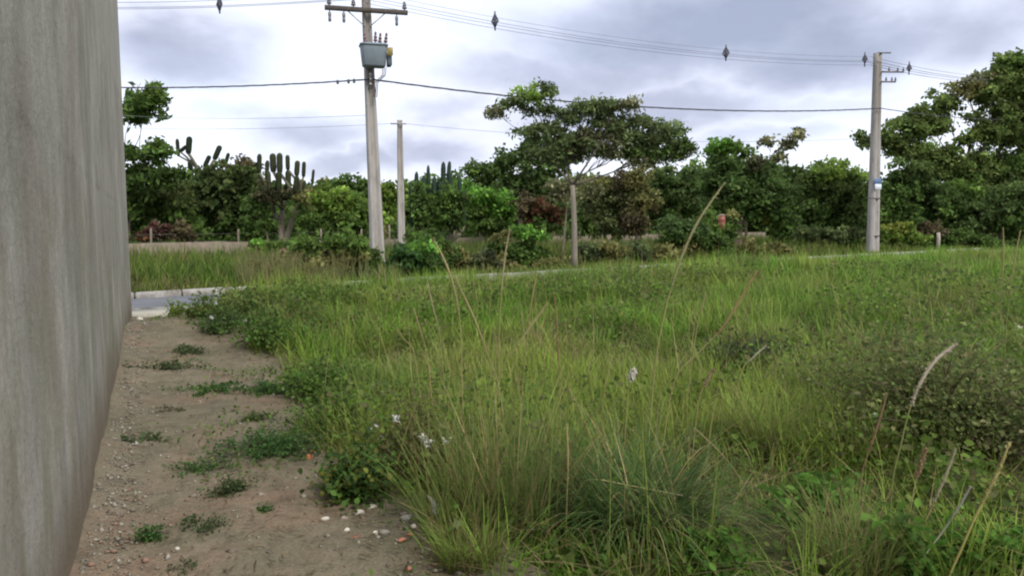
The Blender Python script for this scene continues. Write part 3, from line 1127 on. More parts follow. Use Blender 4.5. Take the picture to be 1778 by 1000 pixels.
tree('shrub', 'greyish green bushy sapling growing against the umbrella tree trunk top', 'shrub', 33, (975, 478),
     [(975, 322, 28, 16), (1010, 318, 26, 12), (990, 338, 34, 14), (960, 340, 18, 12), (1035, 335, 22, 10, None, .5)],
     GRY, (.05, .03), (.2, .17, .14), (985, 350), leaf=.14, clump=.28, sparse=.55, group=BG)

# bushes of the verge, between road and low wall
for lab, dd, bs, lbs, pa in [
    ('rounded glossy dark green bush right beside the foot of the transformer pole', 24.0, (715, 478), [(700, 440, 24, 20), (725, 448, 34, 22), (690, 462, 26, 18), (745, 462, 22, 16, DK), (715, 470, 44, 12, DK), (732, 432, 24, 10, BRI)], [(.065, .135, .042), (.08, .155, .046)]),
    ('darker taller bush behind the glossy bush, below the thin pole', 25.5, (735, 478), [(735, 410, 26, 14), (712, 420, 22, 18, MID), (750, 425, 26, 16), (738, 445, 34, 18), (775, 440, 22, 14)], DK),
    ('small clipped looking bright green bush in front of the low wall', 27.5, (917, 470), [(917, 400, 24, 10, BRI), (900, 408, 16, 8, BRI), (935, 408, 16, 9, BRI), (915, 428, 36, 16, DK), (930, 446, 44, 16, MID), (890, 445, 22, 18, DK)], BRI),
    ('small olive bush left of the clipped looking bright bush', 27, (868, 465), [(868, 415, 20, 14), (860, 432, 24, 14, DK), (850, 450, 30, 14)], OLV),
    ('green creeper bush spilling over the low wall below the candelabra cactus', 39, (470, 455), [(465, 432, 34, 10), (450, 424, 20, 8), (490, 428, 30, 10, MID), (520, 436, 30, 12)], BRI),
    ('rough olive bushes on the verge left of the transformer pole', 23, (575, 470), [(540, 422, 34, 16, MID), (575, 425, 40, 18), (615, 422, 30, 20, MID), (600, 448, 44, 22, OLV), (550, 455, 44, 20, OLV), (632, 450, 26, 26, MID), (500, 462, 34, 20, OLV), (465, 470, 30, 18, OLV), (570, 472, 50, 16, OLV)], MID),
    ('dry twiggy tan bush on the verge below the candelabra cactus', 26, (510, 462), [(508, 432, 18, 10, TAN), (500, 445, 26, 10, OLV), (525, 450, 26, 12, OLV)], TAN),
    ('low hedge of dark weeds between the road and the low wall, right of the trunk', 29.5, (1060, 470), [(1025, 436, 34, 14), (1065, 432, 34, 14, OLV), (1100, 438, 34, 14), (1045, 455, 50, 12, OLV), (1110, 456, 44, 12, DK), (1145, 440, 24, 16, OLV)], [(.10, .135, .055), (.12, .15, .06)]),
    ('low dark weeds along the kerb left of the umbrella tree trunk', 25.8, (820, 478), [(800, 448, 30, 16, OLV), (840, 450, 34, 14), (785, 462, 26, 12, BRN), (830, 466, 44, 9, BRN), (880, 466, 34, 9, OLV), (960, 458, 30, 14, OLV)], [(.10, .13, .055), (.125, .135, .065)]),
    ('leafy green bush on the verge in front of the dark bushy tree', 34, (1185, 455), [(1180, 388, 34, 16), (1205, 405, 34, 20), (1165, 412, 34, 16, MID), (1230, 420, 34, 18, DK), (1190, 432, 50, 14, OLV)], [(.105, .17, .055), (.10, .155, .05)]),
    ('dark round bush at the foot of the many trunked tree', 34, (1235, 455), [(1225, 420, 30, 16), (1245, 432, 28, 16), (1215, 440, 26, 12, OLV)], DK),
    ('pale leaved saplings in front of the many trunked tree', 36, (1330, 455), [(1300, 428, 24, 16, None, .6), (1340, 430, 26, 14, OLV), (1365, 436, 26, 12, OLV)], OLV),
    ('broad olive green thicket left of the right hand pole', 43, (1440, 455), [(1400, 405, 34, 14), (1440, 410, 40, 16), (1480, 408, 34, 16), (1420, 428, 50, 14), (1475, 430, 44, 14, MID)], [(.135, .175, .062), (.12, .155, .058)]),
    ('pale yellowish bush right beside the right hand pole', 44, (1570, 450), [(1560, 395, 24, 10, YEL), (1550, 412, 24, 16), (1585, 412, 30, 16), (1570, 430, 50, 14, MID)], LT),
    ('dull dark thicket around the short pale post', 45, (1650, 450), [(1620, 400, 26, 14, BRN), (1600, 420, 34, 16, MID), (1650, 415, 34, 18, DK), (1690, 420, 40, 18, DK), (1740, 428, 50, 14, DK)], MID),
]:
    tree('bush', lab, 'bush', dd, bs, lbs, pa, (.035, .02), (.12, .1, .08), (bs[0], bs[1] - 14), leaf=.13 if dd < 35 else .17, clump=.3, group=BG, dens=1.1)


def cactus(label, d, base, columns, col, trunk_r, group, forks=()):
    g = at(base[0], base[1], d)
    g.z = Gf(g.x, g.y) - .05
    t = thing('tree_cactus', label, 'cactus', g, group)
    tk = MB()
    fk = [at(u, v, d) for u, v in forks] or [at(base[0], (base[1] + columns[0][1]) / 2, d)]
    for p in fk:
        P = limb_path(g, p, .08, 5)
        tk.tube(P, [trunk_r * (1 - .4 * i / 5) for i in range(6)], 8, (.24, .22, .17))
    tk.build('trunk', M_bark, t, smooth=True)
    for (u, v0, v1, wpx, lean) in columns:
        dd = d + random.uniform(-.9, .9)
        a = at(u, v1, dd)
        b2 = at(u + lean + random.uniform(-2, 2), v0 + random.uniform(-3, 4), dd)
        r = px(wpx / 2 * random.uniform(.72, 1.0), dd)
        near = min(fk, key=lambda p: (p - a).length)
        mb = MB()
        n = 7
        ribs = 7
        ax = (b2 - a)
        ln = ax.length
        ax.normalize()
        a0 = ax.orthogonal().normalized()
        b0 = ax.cross(a0)
        V = []
        prof = [(0.45, 0), (.85, .08), (1, .3), (.97, .6), (1.0, .82), (.8, .94), (.3, 1.0)]
        for rr, hh in prof:
            for k in range(ribs * 2):
                an = math.pi * k / ribs
                rad = r * rr * (1.0 if k % 2 == 0 else .74)
                V.append(tuple(a + ax * ln * hh + (a0 * math.cos(an) + b0 * math.sin(an)) * rad))
        m = ribs * 2
        FA = [(i * m + k, i * m + (k + 1) % m, (i + 1) * m + (k + 1) % m, (i + 1) * m + k) for i in range(n - 1) for k in range(m)]
        FA.append(tuple(n * m - m + k for k in range(m)))
        j = random.uniform(.8, 1.25)
        mb.add(V, FA, tuple(x * j for x in col))
        # its stalk down to the fork
        P = limb_path(near, a + ax * ln * .05, .12, 4)
        mb.tube(P, [r * .5] * 5, 6, tuple(x * .9 for x in (.16, .15, .10)))
        mb.build('column', M_cactus, t)
    return t


cactus('candelabra cactus tree with pale forked trunks and a crown of upright brown green columns', 46, (490, 440),
       [(450, 270, 302, 9, -1), (463, 276, 312, 10, 0), (475, 268, 300, 12, 0), (486, 266, 302, 12, 1), (500, 268, 296, 10, 1), (515, 276, 306, 12, 2), (527, 282, 308, 9, 2), (542, 296, 322, 7, 1), (468, 300, 336, 12, -2),
        (500, 298, 330, 12, 2), (484, 296, 334, 12, 0), (512, 308, 338, 9, 4), (455, 302, 334, 9, -3), (478, 322, 352, 11, -2), (494, 320, 350, 11, 2), (524, 312, 336, 8, 4), (462, 322, 350, 9, -4)],
       (.042, .048, .024), .22, 'cactus trees', [(490, 365), (478, 370), (520, 350)])
cactus('slender dark cactus tree with paddle shaped tips beside the rusty topped tree', 50.5, (350, 440),
       [(310, 243, 272, 9, -1), (327, 240, 268, 11, 1), (333, 274, 318, 10, -4), (316, 300, 330, 9, 0), (372, 250, 278, 10, 12), (355, 268, 290, 9, 8), (343, 290, 330, 10, 2), (390, 266, 290, 9, 6), (312, 256, 264, 7, 14)],
       (.026, .036, .022), .14, 'cactus trees', [(335, 335), (352, 310)])
cactus('thick row of bluish green column cacti right of the thin pole', 48, (755, 440),
       [(722, 297, 380, 10, 0), (734, 305, 390, 11, 0), (743, 288, 370, 8, 0), (752, 302, 390, 10, 1), (760, 310, 395, 10, 0), (769, 280, 350, 9, 2), (776, 277, 340, 8, 3), (782, 300, 390, 10, 0), (797, 308, 390, 9, 1), (716, 315, 395, 9, -1), (746, 325, 400, 11, 0), (768, 325, 400, 11, 0), (790, 330, 400, 11, 1), (728, 330, 400, 10, -1), (806, 330, 395, 9, 1)],
       (.032, .052, .036), .2, 'cactus trees', [(725, 405), (745, 402), (765, 402), (785, 405), (800, 405)])

tree('shrub', 'dark green shrub crowding round the stems of the row of column cacti', 'shrub', 46.5, (758, 440),
     [(725, 345, 18, 24), (748, 352, 24, 24), (775, 340, 24, 24, MID), (798, 345, 20, 26), (735, 380, 34, 24), (785, 380, 34, 22), (760, 362, 30, 24)],
     DK, (.07, .05), fork=(758, 400), group=BG, leaf=.2, clump=.4, sparse=.75)
tree('shrub', 'brownish leafy shrub hanging round the forks of the candelabra cactus', 'shrub', 45, (468, 442),
     [(462, 335, 22, 20), (440, 360, 26, 26, DK), (490, 338, 26, 14), (520, 345, 20, 18, OLV), (455, 390, 26, 24, DK), (535, 375, 22, 24, DK)],
     [(.085, .09, .04), (.10, .085, .045), (.06, .075, .03)], (.06, .04), fork=(462, 400), group=BG, leaf=.18, clump=.38, sparse=.7)
# orange red drum half hidden in the bushes, and a short pale post
dr = at(1253, 388, 40)
dm = thing('drum', 'orange red drum with a pale lid half hidden among bushes by the many trunked tree', 'drum', (dr.x, dr.y, dr.z - .30))
MB().lathe((dr.x, dr.y, dr.z - .30), [(k * .62, h) for k, h in [(.26, 0), (.29, .02), (.29, .22), (.305, .24), (.29, .26), (.29, .46), (.305, .48), (.29, .50), (.28, .68)]], 14, None, (.26, .09, .06)).build('body', M_paint, dm, smooth=True)
MB().lathe((dr.x, dr.y, dr.z + .38), [(.185, 0), (.19, .02), (.19, .05), (.08, .08)], 14, None, (.30, .21, .18)).build('lid', M_paint, dm, smooth=True)
stb = MB().box((dr.x, dr.y, (dr.z - .31) / 2), (.32, .32, dr.z - .295), .3, (.10, .085, .07), None, .02)
meta(stb.build('plinth', M_stone, None, Vector((dr.x, dr.y, 0))), 'plain dark masonry plinth under the orange red drum among the bushes', 'plinth')
tree('bush', 'leafy bush hiding the lower half of the orange red drum', 'bush', 38.8, (1255, 455), [(1240, 395, 14, 12), (1268, 400, 18, 14), (1255, 412, 24, 14, DK), (1275, 372, 12, 10, OLV, .7), (1236, 372, 10, 12)], MID, (.035, .02), fork=(1255, 420), group=BG, leaf=.15, clump=.3)
pp = at(1628, 446, 42.5)
mb = MB()
gz = Gf(pp.x, pp.y)
mb.tube([(pp.x, pp.y, gz - .2), (pp.x + .02, pp.y, gz + .7), (pp.x, pp.y, at(1628, 404, 42.5).z)], [.11, .10, .09], 8, (.42, .38, .31))
meta(mb.build('wooden_post', M_bark, None, Vector((pp.x, pp.y, gz)), smooth=True), 'short pale wooden post standing right of the far pole', 'post')

# ------------------------------------------------------------------ poles
PG = 'concrete utility poles along the road'


def shaft(parent, base, top, w0, w1, rz):
    """double-T concrete pole: two flanges and a recessed web, tapering"""
    mb = MB()
    secs = []
    for k, (c, wd) in enumerate(((Vector(base), w0), (Vector(top), w1))):
        h = wd / 2
        e = wd * .34
        fl = wd * .24
        wb = wd * .10
        P = [(-h, -e), (-h + fl, -e), (-h + fl + wd * .06, -wb), (h - fl - wd * .06, -wb), (h - fl, -e), (h, -e), (h, e), (h - fl, e), (h - fl - wd * .06, wb), (-h + fl + wd * .06, wb), (-h + fl, e), (-h, e)]
        R = Matrix.Rotation(rz, 2)
        secs.append([(c.x + (R @ Vector(p)).x, c.y + (R @ Vector(p)).y, c.z) for p in P])
    V = []
    n = 14
    for i in range(n + 1):
        f = i / n
        V += [tuple(Vector(a).lerp(Vector(b_), f)) for a, b_ in zip(*secs)]
    FA = [(i * 12 + k, i * 12 + (k + 1) % 12, (i + 1) * 12 + (k + 1) % 12, (i + 1) * 12 + k) for i in range(n) for k in range(12)]
    tp = n * 12
    FA += [(tp + 0, tp + 1, tp + 10, tp + 11), (tp + 1, tp + 2, tp + 9, tp + 10), (tp + 2, tp + 3, tp + 8, tp + 9), (tp + 3, tp + 4, tp + 7, tp + 8), (tp + 4, tp + 5, tp + 6, tp + 7)]
    mb.add(V, FA)
    return mb.build('shaft', M_pole, parent)


def insulator(parent, p, h, axis=(0, 0, 1), col=(.10, .055, .045), r=.075, name='insulator'):
    prof = [(r * .3, 0), (r * .3, h * .15), (r, h * .2), (r * .9, h * .35), (r * .45, h * .4), (r * .85, h * .48), (r * .75, h * .62), (r * .4, h * .68), (r * .6, h * .78), (r * .5, h * .95), (r * .1, h)]
    return MB().lathe(p, prof, 10, axis, col).build(name, M_ceramic, parent, smooth=True)


# --- left pole, with the transformer
D1 = 28.0
pb_ = at(657, 476, D1)
g1 = Gf(pb_.x, pb_.y)
top1 = at(634, -32, D1)
pole1 = thing('utility_pole', 'nearest concrete utility pole carrying a grey transformer and a dark crossarm', 'utility pole', (pb_.x, pb_.y, g1), PG)
RZ1 = math.radians(28)
shaft(pole1, (pb_.x, pb_.y, g1 - .3), (top1.x, pb_.y, top1.z), .46, .25, RZ1)


def on_pole1(v):
    f = (at(640, v, D1).z - g1) / (top1.z - g1)
    return Vector((pb_.x + (top1.x - pb_.x) * f, pb_.y, at(640, v, D1).z))


ca = on_pole1(22)
yw = math.radians(16)
ax1 = Vector((math.cos(yw), math.sin(yw), 0))
fr = Vector((math.sin(yw), -math.cos(yw), 0))          # towards the camera
cbeam = ca + fr * .27 + ax1 * -.02
arm = MB().box(cbeam, (2.82, .13, .15), yw, (.10, .088, .082), None, .012).build('crossarm', M_bark, pole1)
for s in (-1, 1):
    mb = MB()
    a = cbeam + ax1 * .62 * s + Vector((0, 0, -.06)) + fr * -.075
    b_ = ca + fr * .14 + Vector((0, 0, -.52)) + ax1 * .08 * s
    mb.tube([a, b_], .018, 5, (.45, .38, .33))
    mb.build('brace', M_metal, pole1)
for s in (-1.26, -.45, 1.3):
    p = cbeam + ax1 * s + Vector((0, 0, .076))
    insulator(pole1, p, .30, (0, 0, 1), (.12, .11, .13), .085)
for s in (-1.25, -.78, 1.02):
    p = cbeam + ax1 * s + Vector((0, 0, -.076))
    mb = MB()
    mb.tube([p, p + Vector((0, 0, -.06))], .02, 5, (.3, .29, .28))
    mb.lathe(p + Vector((0, 0, -.06)), [(.03, 0), (.055, -.02), (.055, -.14), (.04, -.17), (.052, -.20), (.052, -.30), (.025, -.33)], 9, None, (.16, .15, .17))
    mb.build('fuse_cutout', M_ceramic, pole1, smooth=True)
# transformer
tz = on_pole1(100)
tcx = tz + fr * .50 + ax1 * .12
tank = MB()
lv = [(-.46, .80, .50), (-.42, .86, .56), (.30, .98, .66), (.36, 1.0, .68), (.365, 1.06, .74), (.42, 1.06, .74), (.45, .98, .66)]
R2 = Matrix.Rotation(yw, 3, 'Z')
V = []
for z, wx, wy in lv:
    z, wx, wy = z * .84 - .04, wx * .90, wy * .90
    c_ = .10
    for x, y in [(-wx / 2 + c_, -wy / 2), (wx / 2 - c_, -wy / 2), (wx / 2, -wy / 2 + c_), (wx / 2, wy / 2 - c_), (wx / 2 - c_, wy / 2), (-wx / 2 + c_, wy / 2), (-wx / 2, wy / 2 - c_), (-wx / 2, -wy / 2 + c_)]:
        V.append(tuple(tcx + R2 @ Vector((x, y, z))))
FA = [(i * 8 + k, i * 8 + (k + 1) % 8, (i + 1) * 8 + (k + 1) % 8, (i + 1) * 8 + k) for i in range(len(lv) - 1) for k in range(8)]
FA += [tuple(range(7, -1, -1)), tuple(8 * (len(lv) - 1) + k for k in range(8))]
tank.add(V, FA, (.215, .255, .285))
tr = tank.build('transformer', M_paint, pole1)
tr['label'] = 'light blue grey transformer tank'
for i in range(5):
    mb = MB()
    p = tcx + R2 @ Vector((.53, -.20 + .1 * i, -.14))
    mb.box(p, (.14, .02, .46), yw, (.13, .155, .17), None, .004)
    mb.build('fin', M_paint, tr)
pl = MB().box(tcx + R2 @ Vector((.52, -.31, .06)), (.20, .014, .27), yw - .25, (.25, .20, .055), None, .003)
plo = pl.build('plate', M_paint, tr)
plo['label'] = 'ochre yellow plate on the transformer side'
for x, y in ((-.30, .1), (.06, -.12), (.24, .02), (.44, -.05)):
    p = tcx + R2 @ Vector((x * .9, y, .335))
    lean = Vector((x * .3, -.1, 1))
    insulator(tr, p, .40, R2 @ lean, (.12, .055, .06), .07, 'bushing')
mb = MB()
for s in (-.2, .25):
    mb.box(tcx + R2 @ Vector((0, .32, s)), (.34, .34, .06), yw, (.2, .2, .2), None, .008)
mb.build('bracket', M_metal, pole1)
# low-voltage rack and drop leads
lz = on_pole1(141)
rk = MB()
rk.box(lz + fr * .22, (.06, .06, .5), yw, (.3, .29, .28), None, .006)
rk.build('rack', M_metal, pole1)
for k in (-.16, .0, .16):
    insulator(pole1, lz + fr * .25 + Vector((0, 0, k)), .1, fr, (.5, .48, .45), .05)
ld = MB()
for k in range(3):
    a = tcx + R2 @ Vector((.28 + .06 * k, -.1, -.44))
    b_ = lz + fr * .3 + ax1 * (.15 + .05 * k) + Vector((0, 0, -.1))
    m_ = (a + b_) / 2 + ax1 * .12
    ld.tube([a, m_, b_, b_ + Vector((-.05, 0, -.5))], .014, 5, (.22, .10, .09) if k == 0 else (.06, .06, .065))
ld.build('lead', M_cable, pole1)

# --- right pole
D2 = 40.0
pr = at(1515, 447, D2)
g2 = Gf(pr.x, pr.y)
top2 = at(1524, 93, D2)
pole2 = thing('utility_pole', 'farther concrete utility pole by the right hand tree with a small blue and white plate', 'utility pole', (pr.x, pr.y, g2), PG)
shaft(pole2, (pr.x, pr.y, g2 - .3), (top2.x, pr.y, top2.z), .56, .36, math.radians(34))


def on_pole2(v):
    f = (at(1520, v, D2).z - g2) / (top2.z - g2)
    return Vector((pr.x + (top2.x - pr.x) * f, pr.y, at(1520, v, D2).z))


for v, ln in ((126, 1.15), (143, .75)):
    p = on_pole2(v)
    MB().box(p + Vector((.18 + ln / 2, -.05, 0)), (ln, .09, .07), .1, (.13, .12, .13), None, .008).build('bracket', M_metal, pole2)
    for k in (.35, .75, 1.0):
        insulator(pole2, p + Vector((.18 + ln * k, -.05 + .1 * ln * k, .036)), .2, (0, 0, 1), (.12, .11, .13), .06)
MB().box(on_pole2(97) + Vector((.3, -.05, .12)), (.7, .06, .06), .1, (.12, .12, .13), None, .006).build('bracket', M_metal, pole2)
f2 = Vector((math.sin(.3), -math.cos(.3), 0))
pz = on_pole2(316)
bl = MB().box(pz + Vector((.03, -.30, 0)), (.40, .016, .30), .25, (.09, .16, .28), None, .003).build('blue_plate', M_paint, pole2)
MB().box(on_pole2(325) + Vector((.05, -.315, 0)), (.38, .016, .26), .25, (.62, .65, .70), None, .003).build('white_plate', M_paint, pole2)
for v in (345, 410):
    z = on_pole2(v)
    MB().box(z, (.50, .38, .07), math.radians(34), (.12, .09, .08), None, .005).build('strap', M_metal, pole2)

# --- thin pole, farther back
D3 = 46.0
pt = at(697, 420, D3)
top3 = at(694, 209, D3)
pole3 = thing('utility_pole', 'thin grey pole standing farther back just right of the transformer pole', 'utility pole', (pt.x, pt.y, Gf(pt.x, pt.y)), PG)
shaft(pole3, (pt.x, pt.y, -.3), (top3.x, pt.y, top3.z), .42, .27, math.radians(20))
MB().box((top3.x - .05, pt.y - .2, at(694, 216, D3).z), (.9, .07, .07), .15, (.25, .24, .23), None, .006).build('crossarm', M_metal, pole3)


# ------------------------------------------------------------------ power lines
def catenary(a, b, sag, n=18):
    a, b = Vector(a), Vector(b)
    return [a.lerp(b, i / n) - Vector((0, 0, sag * 4 * (i / n) * (1 - i / n))) for i in range(n + 1)]


def ends(*uvd):
    return [at(*e) for e in uvd]


CG = 'overhead power cables'
# compact high line with spacers: three covered conductors under a messenger
A = on_pole1(-10) + fr * .3
B = at(1512, 99, D2 - .4)
hl = thing('power_line', 'upper bundle of thin dark cables with hanging spacers between the two concrete poles', 'power line', A, CG)
mess = catenary(A, B, .55, 30)
offs = [Vector((0, 0, 0)), Vector((.14, -.1, -.22)), Vector((-.14, .1, -.22)), Vector((0, 0, -.40))]
for k, of in enumerate(offs):
    MB().tube([p + of for p in mess], .008 if k else .006, 4, (.17, .17, .19)).build('conductor', M_cable, hl)


def spacer(parent, p, k=1.0):
    mb = MB()
    w = .16 * k
    pts = [Vector((0, 0, .16)), Vector((w, -w * .7, -.16)), Vector((0, 0, -.44)), Vector((-w, w * .7, -.16)), Vector((0, 0, .16))]
    pts = [p + x * k for x in pts]
    for a, b_ in zip(pts, pts[1:]):
        mb.tube([a, b_], .026, 5, (.10, .10, .12))
    mb.tube([p + Vector((0, 0, .22)), p + Vector((0, 0, -.48))], .03, 5, (.10, .10, .12))
    mb.tube([p + Vector((w, -w * .7, -.16)), p + Vector((-w, w * .7, -.16))], .024, 5, (.10, .10, .12))
    mb.box(p + Vector((0, 0, -.17 * k)), (.17 * k, .05, .32 * k), -.6, (.10, .10, .12), None, .01)
    mb.build('spacer', M_cable, parent)


def at_u(path, u):
    best = None
    for a, b_ in zip(path, path[1:]):
        for f in (0, .25, .5, .75):
            p = a.lerp(b_, f)
            q_ = ROT.transposed() @ (p - CAM)
            uu = 889 + F * q_.x / -q_.z
            if best is None or abs(uu - u) < best[0]:
                best = (abs(uu - u), p)
    return best[1]


for u in (863, 1262, 1500):
    spacer(hl, at_u(mess, u), .85 if u < 1500 else .75)
Cx = at(1800, 132, 55)
hr = thing('power_line', 'upper bundle of cables continuing from the farther pole into the right hand tree', 'power line', B, CG)
m2 = catenary(B, Cx, .4, 14)
for k, of in enumerate(offs):
    MB().tube([p + of for p in m2], .012 if k else .009, 4, (.10, .10, .12)).build('conductor', M_cable, hr)
spacer(hr, at_u(m2, 1578), .75)
Dx = at(-140, -8, 36)
hlft = thing('power_line', 'upper cables running left from the transformer pole along the top of the picture', 'power line', A, CG)
m3 = catenary(A, Dx, .35, 20)
for k, of in enumerate(offs[:3]):
    MB().tube([p + of for p in m3], .009, 4, (.12, .12, .14)).build('conductor', M_cable, hlft)
spacer(hlft, at_u(m3, 376), .9)

# twisted low-voltage bundles
def twisted(name, label, a, b, sag, r=.03, n=26):
    P = catenary(a, b, sag, n)
    t = thing(name, label, 'power line', P[0], CG)
    for k in range(3):
        Q = []
        for i in range(n * 2 + 1):
            f = i / (n * 2) * n
            j = min(int(f), n - 1)
            p = P[j].lerp(P[j + 1], f - j)
            an = i * 1.1 + k * 2.09
            Q.append(p + Vector((0, math.cos(an), math.sin(an))) * r * .55)
        MB().tube(Q, r * .5, 4, (.07, .07, .08)).build('conductor', M_cable, t)
    return t


LVp = lz + fr * .32
twisted('power_line', 'thick lower cable sagging from the transformer pole to the farther concrete pole', LVp, on_pole2(190) + f2 * .3, .5, .034)
twl = twisted('power_line', 'thick lower cable running left from the transformer pole to the grey wall', LVp, at(-200, 130, 33), .4, .03)
for u, k in ((590, 0), (603, 1), (612, 2)):
    p = at_u(catenary(LVp, at(-200, 130, 33), .4, 26), u)
    MB().lathe(p + Vector((0, 0, .05)), [(.03, 0), (.045, -.03), (.045, -.12), (.02, -.15)], 7, None, (.1, .1, .11)).build('connector', M_cable, twl)
twisted('power_line', 'single lower cable going from the farther concrete pole into the right hand tree', on_pole2(190) + f2 * .3, at(1830, 205, 55), .3, .024, 14)
T3 = at(694, 215, D3) + Vector((0, -.2, 0))
tl1 = thing('power_line', 'very thin pale line running left from the thin pole, low in the sky', 'power line', T3, CG)
MB().tube(catenary(T3, at(-100, 205, 50), .5), .012, 4, (.22, .22, .25)).build('conductor', M_cable, tl1)
tl2 = thing('power_line', 'very thin pale line running right from the thin pole behind the trees', 'power line', T3, CG)
MB().tube(catenary(T3, at(1510, 240, 58), .6, 24), .012, 4, (.22, .22, .25)).build('conductor', M_cable, tl2)
tl3 = thing('power_line', 'faint upper line in the left sky between the thick cable and the thin line', 'power line', at(640, 198, 40), CG)
MB().tube(catenary(at(648, 200, 28), at(-60, 170, 44), .5), .008, 4, (.25, .25, .28)).build('conductor', M_cable, tl3)

# ------------------------------------------------------------------ grass
GREEN = np.array([(.122, .245, .030), (.158, .275, .038), (.095, .200, .028), (.130, .235, .036)])
YGRN = np.array([(.200, .272, .048), (.232, .285, .062), (.178, .252, .044)])
STRAW = np.array([(.36, .29, .14), (.30, .24, .115), (.26, .22, .10)])
DEAD = np.array([(.14, .10, .06), (.11, .085, .05), (.18, .13, .08)])


def blades(base, az, ln, th0, curv, wid, segs, c0, c1, rs, sway=0.0):
    """vectorised grass blades; returns verts, quads, tris, colours"""
    n = len(base)
    dirh = np.stack([np.cos(az), np.sin(az), np.zeros(n)], 1)
    tw = az + np.pi / 2 + rs.uniform(-.6, .6, n)
    side = np.stack([np.cos(tw), np.sin(tw), np.zeros(n)], 1)
    P = base.copy()
    rows = []
    cols = []
    st = ln / segs
    for i in range(segs + 1):
        f = i / segs
        if i < segs:
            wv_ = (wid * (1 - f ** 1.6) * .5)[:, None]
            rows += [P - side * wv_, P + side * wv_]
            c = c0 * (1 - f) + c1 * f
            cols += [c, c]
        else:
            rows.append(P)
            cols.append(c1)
        th = th0 + curv * (f + .5 / segs)
        P = P + (dirh * np.sin(th)[:, None] + np.array([0, 0, 1.0]) * np.cos(th)[:, None]) * st[:, None]
    m = 2 * segs + 1
    V = np.stack(rows, 1).reshape(-1, 3)
    CC = np.stack(cols, 1).reshape(-1, 3)
    o = np.arange(n)[:, None] * m
    qs = [o + np.array([2 * i, 2 * i + 1, 2 * i + 3, 2 * i + 2]) for i in range(segs - 1)]
    ts = o + np.array([2 * (segs - 1), 2 * (segs - 1) + 1, 2 * segs])
    return V, (np.concatenate(qs) if qs else None), ts, CC


def addblades(mb, *a, **k):
    V, qd, ts, CC = blades(*a, **k)
    base = mb.n
    mb.v.append(V)
    mb.c.append(CC)
    mb.n += len(V)
    if qd is not None:
        mb.f[4].append(qd + base)
    mb.f[3].append(ts + base)


def patch_cols(x, y, n, rs, dry=0.0):
    """colour per blade from patchy noise: green, yellow green, straw, dead"""
    p = fbm(x * .55 + 3, y * .55 + 8, 3) + rs.normal(size=n) * .07
    g = GREEN[rs.randint(0, 4, n)]
    yg = YGRN[rs.randint(0, 3, n)]
    f = sstep(p, .42, .60)[:, None]
    c = g * (1 - f) + yg * f
    q_ = fbm(x * .9 + 40, y * .9 + 11, 3)
    pdry = .05 + .22 * sstep(q_, .52, .68) + dry
    r = rs.rand(n)
    s_ = r < pdry * .55
    c[s_] = STRAW[rs.randint(0, 3, s_.sum())]
    s2 = (r > 1 - pdry * .5)
    c[s2] = DEAD[rs.randint(0, 3, s2.sum())]
    k = .92 + .42 * fbm(x * 1.1 + 60, y * 1.1 + 90, 4)[:, None]
    br = (sstep(fbm(x * .8 + 14, y * .8 + 66, 3), .50, .66) * .35)[:, None]
    c = c * (1 - br) + np.array([.125, .125, .055]) * br
    return c * k * (1 + rs.normal(size=(n, 1)) * .18)


def field_points(n, d0, d1, rs, side=1.25, thin=1.0):
    d = np.sqrt(rs.rand(n) * (d1 * d1 - d0 * d0) + d0 * d0)
    x = d * (rs.rand(n) * 2 - 1) * .66 * side + rs.normal(size=n) * .2
    ex = edge_x(d)
    keep = (x > ex + .02) & (tdist(x, d) < -4.5)
    # thin out at the ragged path edge
    keep &= rs.rand(n) < .25 + .75 * sstep(x - ex, 0, .35)
    # bare soil gaps between tussocks
    gap = fbm(x * 1.6 + 20, d * 1.6 + 5, 3)
    keep &= rs.rand(n) < sstep(gap, .24, .44) * .85 + .15
    leafy_ = sstep(889 + F * x / d, 1120, 1300) * (1 - sstep(d, 4.4, 5.6))
    keep &= rs.rand(n) < 1 - .62 * leafy_ * thin
    return x[keep], d[keep]


rs = np.random.RandomState(21)
GB = MB()
for (n, d0, d1, segs, wl, wh, hl_, hh_) in [(26000, 2.2, 4.5, 4, .0028, .010, .08, .34), (62000, 4.3, 8, 3, .004, .012, .08, .34),
                                            (120000, 7.5, 14, 2, .007, .018, .09, .34), (130000, 13, 24, 2, .012, .024, .12, .36), (90000, 22, 46, 1, .025, .05, .16, .36)]:
    x, y = field_points(n, d0, d1, rs)
    m = len(x)
    hg = fbm(x * .8 + 50, y * .8 + 70, 3)
    ln = (hl_ + (hh_ - hl_) * rs.rand(m) ** 1.3) * (.45 + 1.15 * sstep(hg, .34, .66))
    ln *= .55 + .45 * sstep(x - edge_x(y), 0, .5)
    tt_ = -tdist(x, y)
    ln *= 1 + .45 * (1 - sstep(x, 3, 8)) * (1 - sstep(tt_, 6.5, 10)) * (1 - .5 * sstep(x, -1.5, 0) * (1 - sstep(x, 1.5, 3)))
    base = np.stack([x, y, G(x, y) - .02], 1)
    az = rs.rand(m) * 6.283
    c0 = patch_cols(x, y, m, rs)
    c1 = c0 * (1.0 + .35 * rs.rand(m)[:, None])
    addblades(GB, base, az, ln, np.abs(rs.normal(size=m)) * .42, rs.rand(m) * 1.7, rs.uniform(wl, wh, m), segs, c0 * .8, c1, rs)
